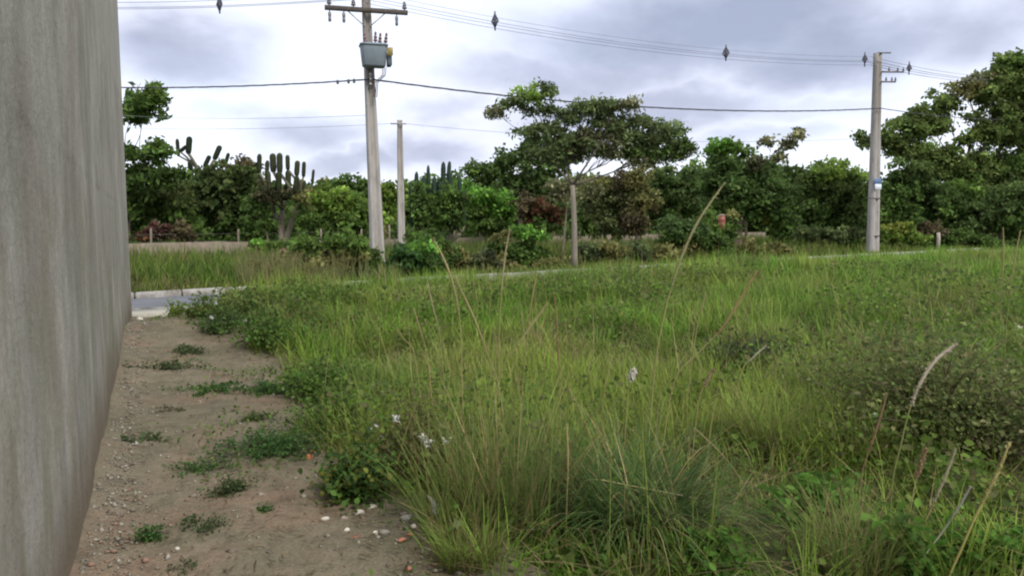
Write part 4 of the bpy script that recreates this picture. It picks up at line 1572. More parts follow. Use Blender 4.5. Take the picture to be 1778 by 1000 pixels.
# tussocks: local bunches that give the field its lumps
tx, ty = field_points(4300, 3.0, 26, rs)
for d0, d1, per, segs, wk in ((0, 7, 70, 4, .006), (7, 13, 42, 3, .011), (13, 27, 22, 2, .024)):
    s_ = (ty >= d0) & (ty < d1)
    a, b_ = tx[s_], ty[s_]
    m = len(a) * per
    rad = np.repeat(.04 + .10 * rs.rand(len(a)), per)
    x = np.repeat(a, per) + rs.normal(size=m) * rad
    y = np.repeat(b_, per) + rs.normal(size=m) * rad
    hgt = np.repeat(.22 + .34 * rs.rand(len(a)) ** 1.5, per)
    base = np.stack([x, y, G(x, y) - .02], 1)
    out = np.arctan2(y - np.repeat(b_, per), x - np.repeat(a, per)) + rs.normal(size=m) * .5
    tint = np.repeat(patch_cols(a, b_, len(a), rs) * (1 + rs.normal(size=(len(a), 1)) * .22), per, 0)
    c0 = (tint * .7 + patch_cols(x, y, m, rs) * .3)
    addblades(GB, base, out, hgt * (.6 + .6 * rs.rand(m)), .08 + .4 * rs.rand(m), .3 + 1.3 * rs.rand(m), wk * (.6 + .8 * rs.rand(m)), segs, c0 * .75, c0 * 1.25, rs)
for u0, u1, k_ in ((540, 838, 190), (884, 946, 26), (1006, 1105, 44), (1125, 1560, 150)):
    uu = rs.uniform(u0, u1, k_)
    dd = np.full(k_, 17.0)
    for _ in range(30):
        dd = dd - .7 * (tdist((uu - 889) / F * dd, dd) + rs.uniform(4.7, 5.3))
    a, b_ = (uu - 889) / F * dd, dd
    per = 34
    m = k_ * per
    x = np.repeat(a, per) + rs.normal(size=m) * .16
    y = np.repeat(b_, per) + rs.normal(size=m) * .14
    hgt = np.repeat(.36 + .34 * rs.rand(k_), per)
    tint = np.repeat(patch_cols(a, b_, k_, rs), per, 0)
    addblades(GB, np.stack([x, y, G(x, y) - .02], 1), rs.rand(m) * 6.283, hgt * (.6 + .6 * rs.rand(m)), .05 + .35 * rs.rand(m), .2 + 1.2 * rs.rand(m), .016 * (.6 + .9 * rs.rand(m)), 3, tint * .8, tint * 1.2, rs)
meta(GB.build('field_grass', M_grass, None, (0, 0, 0)), 'rough mixed green grass covering the vacant lot', 'grass', None, 'stuff')

# grass of the verge beyond the road
VB = MB()
n = 85000
s_ = rs.uniform(-14, 62, n)
t_ = .12 + rs.rand(n) ** 1.5 * 26
x = K[0] + U[0] * s_ + N2[0] * t_
y = K[1] + U[1] * s_ + N2[1] * t_
keep = (np.abs(x) < .75 * y + 2)
x, y, t_ = x[keep], y[keep], t_[keep]
m = len(x)
hg = fbm(x * .5 + 5, y * .5 + 7, 3)
ln = (.20 + .40 * sstep(t_, .3, 6)) * (.5 + rs.rand(m)) * (.5 + sstep(hg, .3, .7))
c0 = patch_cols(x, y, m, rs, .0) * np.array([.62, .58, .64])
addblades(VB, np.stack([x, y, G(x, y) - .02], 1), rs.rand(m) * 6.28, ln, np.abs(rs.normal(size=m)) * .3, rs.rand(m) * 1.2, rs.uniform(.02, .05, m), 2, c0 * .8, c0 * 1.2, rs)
# dusty pale tall grass beside the building corner's view of the road
n = 2600
uu = rs.uniform(415, 640, n)
dd = rs.uniform(20.5, 29, n)
x = (uu - 889) / F * dd
y = dd
keep = tdist(x, y) > .6
x, y = x[keep], y[keep]
m = len(x)
c0 = np.where(rs.rand(m, 1) < .25, STRAW[rs.randint(0, 3, m)] * .8, np.array([.15, .165, .065]) * np.ones((m, 3)))
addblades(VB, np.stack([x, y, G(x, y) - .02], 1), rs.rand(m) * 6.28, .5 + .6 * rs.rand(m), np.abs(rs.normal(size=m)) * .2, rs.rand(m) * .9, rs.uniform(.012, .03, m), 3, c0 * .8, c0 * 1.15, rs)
meta(VB.build('verge_grass', M_grass, None, (0, 0, 0)), 'rough olive grass on the verge between the road and the low wall', 'grass', None, 'stuff')

# broad-leaved ground cover running through the grass
GC = MB()
n = 420000
x, y = field_points(n, 2.3, 16, rs, thin=0)
u_ = 889 + F * x / y
gcn = fbm(x * .9 + 77, y * .9 + 31, 3)
keep = rs.rand(len(x)) < (.12 + .88 * sstep(gcn, .46, .6)) * (.22 + 1.0 * sstep(u_, 1120, 1300) * (1 - sstep(y, 4.6, 6.5)) + .4 * (1 - sstep(x - edge_x(y), .4, 1.4)))
x, y = x[keep], y[keep]
m = len(x)
cx_ = x + rs.normal(size=m) * .02
z = G(x, y) + .02 + .26 * rs.rand(m) ** 1.4 * (.5 + sstep(gcn[keep], .42, .66))
gc_col = pal(m, [(.130, .22, .038), (.165, .25, .048), (.105, .175, .040), (.19, .24, .065), (.15, .155, .065), (.09, .135, .038)], rs)
v, f, c = leaf_cloud(np.stack([cx_, y, z], 1), .016 + .026 * rs.rand(m) + .0018 * y, gc_col, .35, 1.4, rs, .3, near=True)
GC.add(v, f, c)
# seedlings sprouting along the path, thicker towards its grassy side
n = 5200
y = 2.6 + 10.5 * rs.rand(n)
x = wall_x(y) + (edge_x(y) - wall_x(y)) * rs.beta(2.2, .9, n)
kp = rs.rand(n) < sstep(fbm(x * 2.3 + 5, y * 2.3 + 44, 3), .50, .66) + .25 * sstep(x - edge_x(y), -.35, 0)
x, y = x[kp], y[kp]
m = len(x)
v, f, c = leaf_cloud(np.stack([x, y, G(x, y) + .025 + .03 * rs.rand(m)], 1), .010 + .016 * rs.rand(m) + .0008 * y, pal(m, WC + WD, rs) if 'WC' in globals() else pal(m, MID, rs), .9, 1.6, rs, .3, near=True)
GC.add(v, f, c)
meta(GC.build('ground_cover', M_leaf, None, (0, 0, 0)), 'low bright broad leaved ground cover mixed into the grass', 'ground cover', None, 'stuff')

# dead stems and litter lying in the grass
LT_ = MB()
x, y = field_points(42000, 2.3, 15, rs)
m = len(x)
c0 = np.where(rs.rand(m, 1) < .5, DEAD[rs.randint(0, 3, m)], STRAW[rs.randint(0, 3, m)] * .8)
addblades(LT_, np.stack([x, y, G(x, y) + .01 + .1 * rs.rand(m)], 1), rs.rand(m) * 6.28, .12 + .3 * rs.rand(m), 1.0 + .5 * rs.rand(m), rs.rand(m) * .5, rs.uniform(.004, .009, m), 3, c0, c0 * 1.1, rs)
n = 2600
y = 2.4 + 11 * rs.rand(n) ** 1.3
x = wall_x(y) + .08 + (edge_x(y) - wall_x(y)) * rs.beta(1.6, 1.0, n)
c0 = DEAD[rs.randint(0, 3, n)] * (.5 + .8 * rs.rand(n, 1))
addblades(LT_, np.stack([x, y, G(x, y) + .03 + .01 * rs.rand(n)], 1), rs.rand(n) * 6.28, .02 + .10 * rs.rand(n) ** 2, 1.45 + .15 * rs.rand(n), rs.rand(n) * .3, rs.uniform(.003, .012, n), 2, c0, c0, rs)
meta(LT_.build('dry_litter', M_dry, None, (0, 0, 0)), 'brown dead stems and straw lying among the grass', 'dead grass', None, 'stuff')

# thin upright seeding stems sprinkled through the middle of the lot
SS = MB()
x, y = field_points(3200, 3.2, 18, rs)
keep = rs.rand(len(x)) < .35 + .65 * np.exp(-((x - .1 * y) / 1.1) ** 2) * (y < 8)
x, y = x[keep], y[keep]
m = len(x)
c0 = np.where(rs.rand(m, 1) < .55, YGRN[rs.randint(0, 3, m)], STRAW[rs.randint(0, 3, m)])
addblades(SS, np.stack([x, y, G(x, y)], 1), rs.rand(m) * 6.28, .45 + .45 * rs.rand(m), np.abs(rs.normal(size=m)) * .2, rs.rand(m) * .5, rs.uniform(.004, .007, m) * (1 + y * .08), 4, c0 * .9, np.clip(c0 * 1.2, 0, .6), rs)
meta(SS.build('seeding_stems', M_dry, None, (0, 0, 0)), 'thin upright yellow seeding stems scattered through the grass', 'grass', None, 'stuff')


# ------------------------------------------------------------------ individual plants on the lot
def tussock(label, u, v, rad, hgt, n, curv, cols, wid=.006, cat='grass tussock', group='grass tussocks in the lot', lean=0.0, laz=0.0, seed=1, name='grass_tussock', th=.1):
    p = on_ground(u, v)
    t = thing(name, label, cat, p, group)
    r = np.random.RandomState(seed)
    a = r.rand(n) * 6.283
    rr = rad * np.sqrt(r.rand(n))
    x = p.x + np.cos(a) * rr
    y = p.y + np.sin(a) * rr
    base = np.stack([x, y, G(x, y) - .02], 1)
    cols = [tuple(1.25 * k for k in c_) for c_ in cols] * 3 + [(.34, .28, .13), (.20, .15, .08)]
    cc = np.asarray(cols)[r.randint(0, len(cols), n)] * (1 + r.normal(size=(n, 1)) * .15)
    az = np.where(r.rand(n) < .3, r.rand(n) * 6.283, a + r.normal(size=n) * .7)
    mb = MB()
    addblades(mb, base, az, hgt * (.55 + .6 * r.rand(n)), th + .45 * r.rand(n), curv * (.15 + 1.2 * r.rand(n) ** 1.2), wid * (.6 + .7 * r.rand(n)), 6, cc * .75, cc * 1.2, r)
    mb.build('blade_tuft', M_grass, t)
    return t


TC1 = [(.070, .125, .035), (.085, .145, .042), (.10, .15, .05), (.06, .105, .03)]
tussock('biggest drooping grass tussock with long arching dark green blades in the foreground', 1110, 912, .24, .72, 950, 1.9, TC1, .0075, seed=3, th=.25)
tussock('arching grass tussock hanging left of the biggest drooping one', 1020, 925, .13, .50, 330, 1.6, TC1, .007, seed=4, th=.2)
tussock('tall thin upright grass clump full of yellow stems in the foreground centre', 900, 900, .30, .78, 420, .55, [(.12, .17, .045), (.16, .19, .055), (.24, .22, .09), (.10, .15, .04)], .007, seed=5)
tussock('upright bright grass clump left of the centre, above the path edge', 815, 925, .22, .60, 330, .8, [(.12, .19, .04), (.15, .20, .05), (.20, .20, .07)], .0055, seed=6)
tussock('yellowish grass clump at the foreground path edge beside the rubble', 815, 985, .11, .28, 500, 1.0, [(.15, .19, .05), (.19, .20, .06), (.12, .16, .04)], .005, seed=7)
tussock('bright yellow green grass clump on the lot behind the drooping tussock', 1330, 780, .16, .50, 480, 1.0, [(.13, .20, .04), (.16, .21, .05)], .006, seed=8)
tussock('fresh green grass clump left of the dark flowering shrub', 1395, 690, .2, .42, 420, 1.0, [(.12, .19, .04), (.16, .21, .05)], .008, seed=9)
tussock('bright green grass mound on the lot near the middle distance', 1320, 610, .3, .45, 420, 1.1, [(.13, .20, .04), (.17, .22, .05)], .011, seed=10)
tussock('green grass clump growing at the right foreground corner', 1480, 985, .16, .42, 520, .9, [(.11, .18, .04), (.14, .19, .05), (.22, .20, .08)], .005, seed=12)
tussock('tall grass tuft sticking up at the foot of the transformer pole', 668, 497, .35, .75, 260, .9, [(.09, .14, .035), (.12, .16, .045)], .022, seed=13)


def weed(label, u, v, rad, hgt, n, leaf, cols, flowers=0, fl_col=(.68, .68, .65), name='weed', cat='weed', group=None, seed=1, sx=1.0, up=.7, stems=None, bark=(.12, .10, .06), fsize=.028, elong=1.5):
    p = on_ground(u, v)
    t = thing(name, label, cat, p, group)
    r = np.random.RandomState(seed)
    ra = random.Random(seed)
    st = MB()
    pts = []
    ns = stems or max(6, int(n / 45))
    tips = []
    for k in range(ns):
        a = ra.uniform(0, 6.283)
        q_ = ra.random() ** .5
        e = Vector((math.cos(a) * rad * q_ * sx, math.sin(a) * rad * q_, hgt * (1 - .5 * q_ * q_) * ra.uniform(.35, 1.12)))
        s0 = Vector((math.cos(a) * rad * .15, math.sin(a) * rad * .15, -.02))
        mid = Vector((e.x * .45, e.y * .45, e.z * .62))
        P = [p + s0, p + mid, p + e]
        for w_ in P[1:]:
            w_.z += 0
        st.tube(P, [max(.002, hgt * .010), max(.0015, hgt * .007), .001], 4, bark)
        tips.append(P[2])
        for j in range(max(1, n // ns)):
            f = ra.uniform(.25, 1.05)
            q2 = P[0].lerp(P[1], f * 2) if f < .5 else P[1].lerp(P[2], f * 2 - 1)
            sc = leaf * .9 + hgt * .10
            pts.append((q2.x + ra.gauss(0, sc), q2.y + ra.gauss(0, sc), max(q2.z + ra.gauss(0, sc * .7), p.z + .004)))
    st.build('stem', M_bark, t)
    pts = np.array(pts)
    col = pal(len(pts), cols, r) * (1 + r.normal(size=(len(pts), 1)) * .15)
    v_, f_, c_ = leaf_cloud(pts, leaf * (.6 + .8 * r.rand(len(pts))), np.clip(col, .01, .9), up * .5, elong, r, .35, near=True)
    MB().add(v_, f_, c_).build('foliage', M_leaf, t)
    if flowers:
        for k in range(flowers):
            tp = ra.choice(tips) + Vector((ra.gauss(0, rad * .05), ra.gauss(0, rad * .05), ra.uniform(0, .05)))
            fb = MB()
            m_ = 14
            ps = np.array(tp) + r.normal(size=(m_, 3)) * fsize * .45
            v_, f_, c_ = leaf_cloud(ps, fsize * (.6 + .7 * r.rand(m_)), np.tile(np.array(fl_col), (m_, 1)) * (1 + r.normal(size=(m_, 1)) * .05), .8, 1.2, r, .3, near=True)
            fb.add(v_, f_, c_).build('flower', M_petal, t)
    return t


WG = 'weeds growing on the bare path'
WC = [(.075, .155, .044), (.092, .175, .048), (.062, .125, .040)]
WD = [(.085, .125, .050), (.105, .135, .060), (.07, .11, .042)]
P_ = [
    ('dense dark green weed mat at the path edge left of the broken brick', 475, 785, .27, .17, 900, .030, WC, 1.3),
    ('flat green weed streak across the upper middle of the path', 365, 678, .24, .07, 330, .034, WC, 1.5),
    ('second flat weed patch at the grass edge level with the weed streak', 480, 680, .26, .11, 420, .034, WC, 1.3),
    ('small two tufted weed on the path close to the wall', 245, 770, .13, .08, 150, .030, WD, 1.4),
    ('dark elongated weed in the middle of the path', 355, 818, .15, .07, 280, .024, WC, 1.6),
    ('greyish loose weed just below the dark elongated weed', 400, 858, .13, .12, 330, .020, WD, 1.0),
    ('little dark weed standing alone at the centre of the lower path', 452, 890, .05, .05, 90, .020, WC, 1.4),
    ('bushy olive weed on the lower path beside the small upright one', 345, 918, .10, .10, 260, .019, WD, 1.2),
    ('small upright dark weed nearest the wall foot on the lower path', 270, 938, .07, .11, 220, .019, WC, .9),
    ('pale weed tuft on the far part of the path near the street', 290, 640, .28, .12, 240, .035, WD, 1.4),
    ('weed tuft right of the pale far tuft on the path', 325, 615, .16, .15, 200, .034, WD, 1.0),
    ('thin yellowish weed sprinkle at the path edge above the dense mat', 425, 735, .20, .08, 140, .026, [(.10, .14, .045), (.08, .12, .04)], 1.3),
    ('tiny weed at the bottom of the path under the olive weed', 330, 990, .06, .05, 90, .016, WD, 1.3),
    ('low dry weed on the path midway between wall and grass', 310, 712, .10, .04, 80, .024, [(.12, .12, .06), (.09, .10, .05)], 1.5),
]
for i, (lab, u, v, rad, hgt, n, leaf, cols, sx) in enumerate(P_):
    weed(lab, u, v, rad * 1.25, hgt * .72, int(n * 2.4), leaf * .62, cols, group=WG, seed=40 + i, sx=sx)

SG = 'leafy plants along the grass edge'
for i, (lab, u, v, rad, hgt, n, leaf, cols, fl, kw) in enumerate([
    ('dark broad leaved plant at the foreground path edge above the pale stones', 625, 868, .22, .30, 900, .042, [(.045, .10, .030), (.060, .125, .034), (.038, .075, .03), (.10, .12, .035)], 0, {}),
    ('brownish woody weed topped with a cluster of white flowers', 720, 835, .30, .52, 1300, .024, [(.085, .085, .045), (.11, .10, .055), (.07, .085, .036), (.075, .11, .036)], 6, dict(fsize=.024)),
    ('spreading green leafy weed in the bend of the path edge', 590, 745, .48, .26, 1500, .036, [(.055, .12, .032), (.070, .135, .036), (.048, .09, .032)], 0, {}),
    ('low green leafy weed right of the flat weed patch', 560, 690, .40, .34, 1300, .042, [(.06, .125, .032), (.08, .145, .038), (.05, .095, .03)], 0, {}),
    ('tall green weed bank at the far left corner of the grass by the path', 470, 600, .70, .42, 1100, .055, [(.055, .115, .030), (.072, .135, .036), (.05, .09, .03)], 0, {}),
    ('bushy weeds leaning over the far end of the path', 440, 555, .80, .50, 900, .060, [(.060, .11, .034), (.075, .125, .04), (.09, .12, .045)], 0, {}),
    ('dark leafy weed spilling onto the far path before the road', 385, 580, .34, .34, 420, .050, [(.045, .09, .034), (.055, .10, .04)], 3, dict(fsize=.03)),
    ('green weed bank behind the far path corner', 540, 535, .9, .55, 800, .07, [(.065, .125, .032), (.085, .14, .04)], 0, {}),
    ('weeds sprouting from the pavement edge by the road', 352, 552, .35, .30, 380, .055, [(.07, .12, .035), (.09, .13, .045)], 0, {}),
    ('single light green weed on the near pavement beside the wall', 302, 550, .14, .22, 130, .05, [(.11, .17, .04), (.09, .14, .035)], 0, {}),
]):
    weed(lab, u, v, rad, hgt, int(n * 2.2), leaf * .66, [(c_[0] * 1.8, c_[1] * 1.6, c_[2] * 1.3) for c_ in cols], fl, group=SG, seed=70 + i, name='leafy_weed', cat='weed', **kw)

# the dark flowering shrub at the right
sh = weed('large dark shrub dotted with small white flowers at the right of the lot', 1625, 770, .86, .76, 10500, .025, [(.155, .20, .062), (.185, .22, .07), (.12, .16, .055), (.21, .20, .09)], 16, (.55, .57, .38), 'shrub', 'shrub', None, 91, 1.15, .6, 110, (.11, .10, .06), .015)
weed('dull brown twiggy weed below the dark flowering shrub', 1690, 800, .34, .30, 900, .022, [(.10, .08, .05), (.075, .075, .04), (.13, .10, .06)], 0, group=SG, seed=95, name='leafy_weed', cat='weed', stems=60)
weed('grey green low bush on the lot left of the dark flowering shrub', 1300, 640, .50, .34, 1200, .032, [(.075, .10, .045), (.09, .115, .055)], 0, group=SG, seed=96, name='leafy_weed', cat='weed', stems=50)
for i, (lab, u, v, rad, hgt, n) in enumerate([
    ('bright broad leaved plant in the right foreground left of the leaning stalks', 1590, 985, .22, .22, 420),
    ('bright broad leaved plant at the bottom right corner', 1735, 985, .26, .24, 460),
    ('bright broad leaved plant low in the foreground under the drooping tussock', 1230, 985, .22, .16, 380),
    ('bright broad leaved plant right of the drooping tussock', 1400, 900, .28, .26, 600),
    ('small bright leafed plant at the bottom edge beside the rubble', 1010, 990, .14, .10, 160),
]):
    weed(lab, u, v, rad, hgt, n, .034, [(.105, .225, .036), (.135, .25, .045), (.085, .17, .036)], 0, group=SG, seed=120 + i, name='leafy_weed', cat='weed')


# ------------------------------------------------------------------ single tall grass stalks
def stalk(label, pts, d, r0=.0045, head=.0, hcol=(.42, .36, .2), col=(.30, .27, .12), lean=0.0, hfrac=.45, fuzz=1.0, seed=1):
    """pts: photograph pixels from the tip down"""
    ra = random.Random(seed)
    r0 *= 1.0
    head *= .8
    col = tuple(k * 1.15 for k in col)
    P = [at(u, v, d + lean * i / max(1, len(pts) - 1)) for i, (u, v) in enumerate(pts)]
    foot = P[-1].copy()
    gz = Gf(foot.x, foot.y)
    if foot.z - gz > .03:
        dv = (P[-1] - P[-2])
        k = (foot.z - gz) / max(.05, -dv.z)
        k = min(k, 2.5)
        P.append(Vector((foot.x + dv.x * k * .5, foot.y, gz - .02)))
    # smooth the polyline
    Q = []
    for i in range(len(P) - 1):
        p0 = P[max(i - 1, 0)]
        p1, p2 = P[i], P[i + 1]
        p3 = P[min(i + 2, len(P) - 1)]
        for k in range(5):
            t = k / 5
            Q.append(.5 * ((2 * p1) + (p2 - p0) * t + (2 * p0 - 5 * p1 + 4 * p2 - p3) * t * t + (3 * p1 - p0 - 3 * p2 + p3) * t ** 3))
    Q.append(P[-1])
    n = len(Q)
    t = thing('grass_stalk', label, 'grass stalk', Q[-1], 'tall single grass stalks')
    st = MB().tube(Q, [r0 * (.35 + .65 * (i / (n - 1)) ** .6) for i in range(n)], 5, col)
    st.build('stem', M_dry, t, smooth=True)
    if head:
        m = max(3, int(n * hfrac))
        hp = Q[:m]
        hd = MB().tube(hp, [head * (.15 + .85 * math.sin(math.pi * min(1, (i + .6) / m)) ** .7) for i in range(m)], 6, hcol)
        r = np.random.RandomState(seed)
        k = int(420 * fuzz)
        ii = r.rand(k) * (m - 1)
        cs = []
        for f in ii:
            j = min(int(f), m - 2)
            cs.append(tuple(hp[j].lerp(hp[j + 1], f - j)))
        cs = np.array(cs) + r.normal(size=(k, 3)) * head * .55
        v_, f_, c_ = leaf_cloud(cs, head * (.7 + .7 * r.rand(k)), np.tile(np.array(hcol), (k, 1)) * (1 + r.normal(size=(k, 1)) * .15), .2, 4.5, r)
        hd.add(v_, f_, c_)
        hd.build('seed_head', M_dry, t)
    return t


GRN = (.20, .22, .08)
RB = (.25, .17, .095)
stalk('long straw stalk leaning left up to the trees, tallest of the centre left stalks', [(752, 415), (775, 460), (793, 520), (800, 580), (802, 660), (806, 800)], 4.4, .0045, .008, (.40, .34, .17), seed=1, fuzz=.6)
stalk('straw stalk leaning left, just right of the tallest centre left one', [(792, 485), (822, 550), (845, 610), (868, 680), (880, 800)], 4.4, .0042, .007, (.38, .32, .16), seed=2, fuzz=.6)
stalk('thin pale stalk rising almost straight in front of the low dark weeds by the road', [(885, 398), (876, 450), (870, 520), (866, 620), (868, 800)], 4.5, .0042, .006, (.42, .38, .22), seed=3, fuzz=.6)
stalk('straw stalk leaning right out of the centre clump', [(952, 525), (925, 562), (898, 600), (870, 645), (850, 760)], 4.4, .004, .007, (.38, .34, .16), seed=4, fuzz=.5)
stalk('longest thick stalk arching right across the trees in the middle of the picture', [(1258, 318), (1215, 380), (1190, 430), (1172, 480), (1155, 540), (1138, 630), (1125, 780)], 4.6, .0052, .0095, (.34, .32, .17), seed=5, hfrac=.5, fuzz=.8)
stalk('reddish tan stalk leaning right with a loose top in the right centre', [(1315, 470), (1285, 520), (1255, 568), (1215, 610), (1172, 660), (1150, 780)], 4.6, .0042, .008, (.34, .24, .12), seed=6, fuzz=.6)
stalk('pale thick plume bending right in front of the dark flowering shrub', [(1662, 596), (1625, 625), (1598, 665), (1578, 715), (1563, 775), (1550, 830), (1545, 900)], 3.6, .0055, .0095, (.50, .44, .34), GRN, seed=7, hfrac=.42)
stalk('reddish brown stalk left of the pale bent plume', [(1540, 682), (1525, 735), (1508, 785), (1495, 830), (1490, 900)], 3.7, .004, .007, RB, RB, seed=8, fuzz=.6)
stalk('leaning straw stalk in the right foreground with a fuzzy tip', [(1660, 778), (1640, 830), (1618, 880), (1598, 925), (1585, 968)], 3.3, .0045, .0075, (.40, .36, .24), (.34, .27, .13), seed=9, fuzz=.8)
stalk('greyish leaning stalk between two straw ones in the right foreground', [(1686, 843), (1660, 888), (1635, 925), (1605, 965)], 3.2, .0045, .0055, (.42, .40, .34), (.36, .34, .26), seed=10, fuzz=.6)
stalk('thickest yellow leaning stalk nearest the bottom right corner', [(1753, 768), (1730, 825), (1712, 860), (1690, 905), (1668, 955), (1648, 1000)], 3.1, .0062, .009, (.40, .36, .15), (.36, .32, .11), seed=11, fuzz=.6)
stalk('upright yellow green stalk near the right edge, left one of the pair', [(1742, 395), (1742, 450), (1738, 520), (1735, 600), (1735, 700)], 5.2, .0045, .006, (.32, .30, .13), GRN, seed=12, fuzz=.5)
stalk('upright yellow green stalk nearest the right edge, right one of the pair', [(1772, 400), (1762, 450), (1752, 520), (1745, 600), (1742, 700)], 5.2, .0045, .006, (.32, .30, .13), GRN, seed=13, fuzz=.5)
stalk('reddish stalk standing in the grass below the umbrella tree trunk', [(962, 505), (966, 560), (970, 620), (972, 720)], 5.2, .004, .006, RB, RB, seed=14, fuzz=.5)
stalk('short tan stalk leaning right between the centre stalks and the reddish one', [(932, 475), (922, 530), (915, 590), (905, 700)], 5.2, .004, .006, (.36, .28, .14), seed=15, fuzz=.5)
stalk('tan stalk on the left of the grass leaning left below the transformer pole', [(718, 535), (730, 575), (742, 620), (752, 720)], 5.0, .004, .006, (.34, .28, .15), seed=16, fuzz=.5)
stalk('pale stalk just right of the tan stalk below the transformer pole', [(742, 488), (752, 535), (764, 585), (772, 680), (780, 780)], 4.8, .004, .006, (.36, .32, .18), seed=17, fuzz=.5)
stalk('straight yellow stem standing alone in the foreground clump, right of centre', [(984, 735), (986, 800), (984, 870), (982, 940)], 3.5, .004, .006, (.40, .34, .16), seed=18, fuzz=.6)
stalk('straight yellow stem left of the lone foreground stem', [(905, 700), (900, 780), (897, 860), (895, 940)], 3.6, .0038, .005, (.36, .32, .15), seed=19, fuzz=.5)
stalk('brown thick seed head on a short stalk in the right foreground', [(1608, 778), (1600, 805), (1590, 835), (1580, 890)], 3.5, .004, .009, (.36, .25, .15), seed=20, hfrac=.5)
stalk('fluffy white seed head standing in the middle of the grass', [(1100, 643), (1096, 655), (1090, 690), (1085, 760)], 4.8, .004, .017, (.66, .63, .55), seed=21, hfrac=.35)
stalk('pale dead blade lying across the drooping tussock', [(1225, 868), (1160, 855), (1090, 842), (1030, 832), (1005, 850)], 3.7, .0045, .004, (.34, .32, .18), seed=22, fuzz=.2)
stalk('dry bent stem leaning left beyond the drooping tussock', [(1205, 742), (1245, 780), (1275, 815), (1292, 850)], 4.0, .004, .005, (.34, .27, .15), seed=23, fuzz=.3)
stalk('short pale stalk leaning right in front of the grey green low bush', [(1330, 600), (1308, 620), (1290, 640), (1275, 700)], 5.2, .004, .007, (.40, .38, .28), seed=24, fuzz=.5)
stalk('tan seed stalk leaning right beside the reddish tan one in the right centre', [(1225, 508), (1218, 540), (1210, 570), (1195, 680)], 5.4, .004, .006, (.34, .28, .14), seed=25, fuzz=.5)
stalk('faint tan stalk at the left of the grass before the road strip', [(690, 570), (702, 590), (718, 610), (730, 690)], 5.0, .004, .005, (.30, .26, .13), seed=26, fuzz=.4)
stalk('pinkish tan seed plume low in the right centre grass', [(1240, 640), (1228, 660), (1215, 690), (1205, 760)], 4.6, .004, .009, (.36, .27, .17), seed=27, hfrac=.4)


# ------------------------------------------------------------------ rubble on the path
def rock_mesh(seed, sx, sy, sz, col, sub=1):
    import bmesh
    bm = bmesh.new()
    bmesh.ops.create_icosphere(bm, subdivisions=2, radius=1)
    r = random.Random(seed)
    ph = [Vector((r.uniform(-1, 1), r.uniform(-1, 1), r.uniform(-1, 1))).normalized() for _ in range(9)]
    cut = [r.uniform(.55, .85) for _ in ph]
    for v in bm.verts:
        for n_, c_ in zip(ph, cut):
            d_ = v.co.dot(n_)
            if d_ > c_:
                v.co -= n_ * (d_ - c_)
        v.co *= 1 + r.uniform(-.04, .04)
        v.co = Vector((v.co.x * sx, v.co.y * sy, v.co.z * sz))
    mb = MB()
    mb.add([tuple(v.co) for v in bm.verts], [tuple(v.index for v in f.verts) for f in bm.faces], col)
    bm.free()
    return mb.mesh('stone', M_stone)


STG = 'loose stones on the path'
PALE = (.46, .43, .36)
WHT = (.58, .55, .48)
BRK = (.42, .17, .09)
GREY = (.28, .26, .23)
for i, (nm, lab, u, v, wpx, col, asp, rz) in enumerate([
    ('stone', 'biggest pale stone slab lying under the dark broad leaved plant', 622, 897, 26, PALE, .5, .3),
    ('stone', 'narrow pale stone leaning against the biggest slab', 645, 885, 24, PALE, .35, .9),
    ('stone', 'small cream stone alone on the sand left of the big slab', 565, 907, 18, WHT, .6, .1),
    ('stone', 'white pebble below and left of the big slab', 603, 926, 13, WHT, .7, .5),
    ('stone', 'white angular stone below the big slab beside a grey one', 652, 931, 13, WHT, .7, 1.1),
    ('stone', 'flat grey stone to the right of the white angular stone', 668, 930, 20, GREY, .5, .1),
    ('stone', 'pinkish grey stone between the cream stone and the big slab', 598, 905, 16, (.36, .29, .26), .7, .8),
    ('stone', 'grey round stone at the grass edge beside the white plastic scrap', 706, 908, 26, (.30, .29, .27), .8, .4),
    ('stone', 'light stone just below the grey round stone at the grass edge', 718, 920, 14, WHT, .7, .9),
    ('stone', 'dark dirt lump lying alone on the lower sand', 584, 962, 15, (.12, .10, .075), .8, .7),
    ('stone', 'pale pebble near the wall foot on the lower left path', 165, 852, 14, PALE, .7, .2),
    ('stone', 'whitish stone at the wall corner by the near pavement', 243, 557, 12, WHT, .8, .2),
    ('brick_fragment', 'orange brick fragment at the edge of the grass by the dense weed mat', 536, 800, 18, BRK, .7, .4),
    ('brick_fragment', 'thin orange brick chip just above the orange fragment', 545, 788, 14, BRK, .5, .2),
    ('brick_fragment', 'red brick fragment in the rubble near the bottom of the path', 697, 943, 20, (.44, .19, .12), .5, .7),
    ('brick_fragment', 'second red brick chip in the rubble beside the first', 712, 933, 15, (.44, .21, .14), .5, .3),
    ('brick_fragment', 'red brick bit at the very bottom of the rubble', 708, 993, 18, (.38, .17, .12), .5, 1.0),
    ('brick_fragment', 'dull red brick bit under the pinkish grey stone', 618, 938, 16, (.28, .13, .09), .5, .2),
    ('stone', 'small white stone on the path below the upright dark weed', 308, 958, 9, WHT, .8, .2),
    ('stone', 'pale stone among the broken brick near the weed mat', 525, 786, 11, PALE, .7, .2),
]):
    p = on_ground(u, v)
    r_ = px(wpx, p.y) / 2
    o = bpy.data.objects.new(nm, rock_mesh(200 + i, r_, r_ * .75, r_ * asp, col))
    o.location = (p.x, p.y, p.z + .012 + r_ * asp * .45)
    o.rotation_euler = (0, 0, rz)
    link(o)
    meta(o, lab, 'stone' if nm == 'stone' else 'brick fragment', STG if nm == 'stone' else 'broken brick bits on the path')

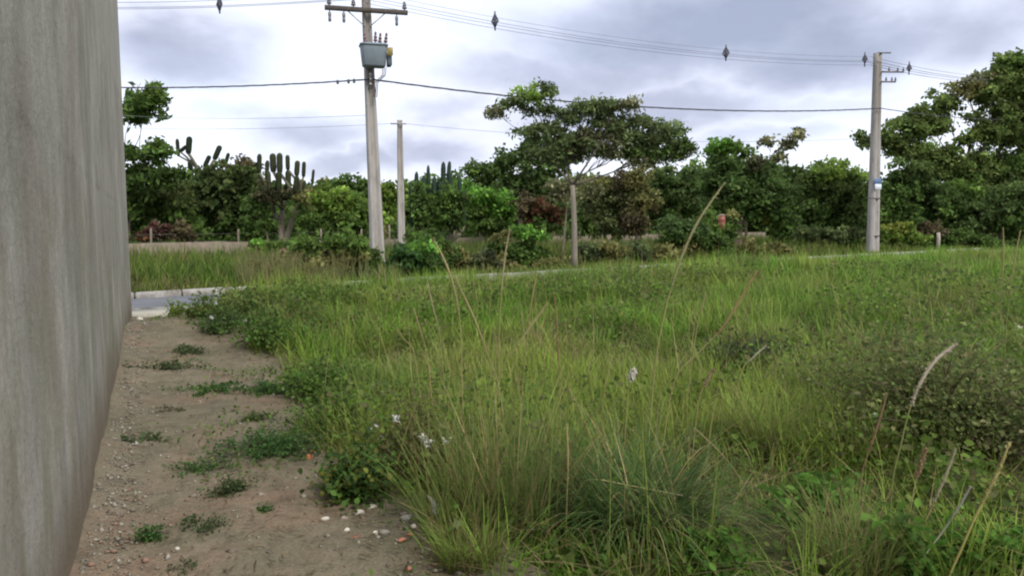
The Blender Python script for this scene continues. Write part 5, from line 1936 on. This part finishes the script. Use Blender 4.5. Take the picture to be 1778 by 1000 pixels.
# white plastic scrap caught in the grass
p = at(755, 885, 3.75)
sc = MB()
V = []
for i in range(6):
    for j in range(3):
        a = at(748 + i * 3.6 + (j - 1) * 6, 862 + i * 9, 3.75)
        V.append((a.x, a.y + .012 * math.sin(i * 1.7 + j * 2), a.z + .01 * math.cos(i + j * 2)))
q = [(i * 3 + j, i * 3 + j + 1, (i + 1) * 3 + j + 1, (i + 1) * 3 + j) for i in range(5) for j in range(2)]
sc.add(V, np.array(q), (.52, .52, .55))
meta(sc.build('plastic_scrap', M_paint, None, p, smooth=True), 'crumpled strip of whitish plastic caught in the grass at the rubble edge', 'plastic scrap')

# fine rubble and pebbles: along the wall foot and the rubble edge
GV = MB()
rs = np.random.RandomState(77)
n = 5200
y = 2.4 + rs.rand(n) ** 1.4 * 10
k = rs.rand(n)
xl, xr = wall_x(y), edge_x(y)
x = np.where(k < .42, xl + .03 + np.abs(rs.normal(size=n)) * .16, np.where(k < .78, xr + .1 - np.abs(rs.normal(size=n)) * .16, xl + rs.rand(n) * (xr - xl)))
sel = (k < .42) | (k >= .78) | (y < 6)
x, y = x[sel], y[sel]
m = len(x)
sz = .003 + .010 * rs.rand(m) ** 3
z = G(x, y) + .012 + (fbm(x * 5, y * 5, 4) - .5) * .035 + .04 * (1 - sstep(x - wall_x(y), 0, .35)) * .8
OCT = np.array([(1, 0, 0), (0, 1, 0), (-1, 0, 0), (0, -1, 0), (0, 0, .7), (0, 0, -.7)], float)
OF = np.array([(0, 1, 4), (1, 2, 4), (2, 3, 4), (3, 0, 4), (1, 0, 5), (2, 1, 5), (3, 2, 5), (0, 3, 5)])
V = OCT[None] * (1 + rs.normal(size=(m, 6, 1)) * .3) * sz[:, None, None] * (1 + rs.rand(m, 1, 3) * .8)
V = V + np.stack([x, y, z + sz * .2], 1)[:, None, :]
pc = np.array([(.21, .19, .145), (.18, .165, .13), (.25, .225, .175), (.33, .31, .26), (.25, .165, .12), (.16, .13, .10), (.22, .20, .17), (.27, .24, .20)])[rs.randint(0, 8, m)]
GV.add(V.reshape(-1, 3), (np.arange(m)[:, None, None] * 6 + OF[None]).reshape(-1, 3), np.repeat(pc, 6, 0))
meta(GV.build('gravel', M_stone, None, (0, 0, 0)), 'small loose gravel and rubble crumbs along the wall foot and grass edge', 'gravel', None, 'stuff')
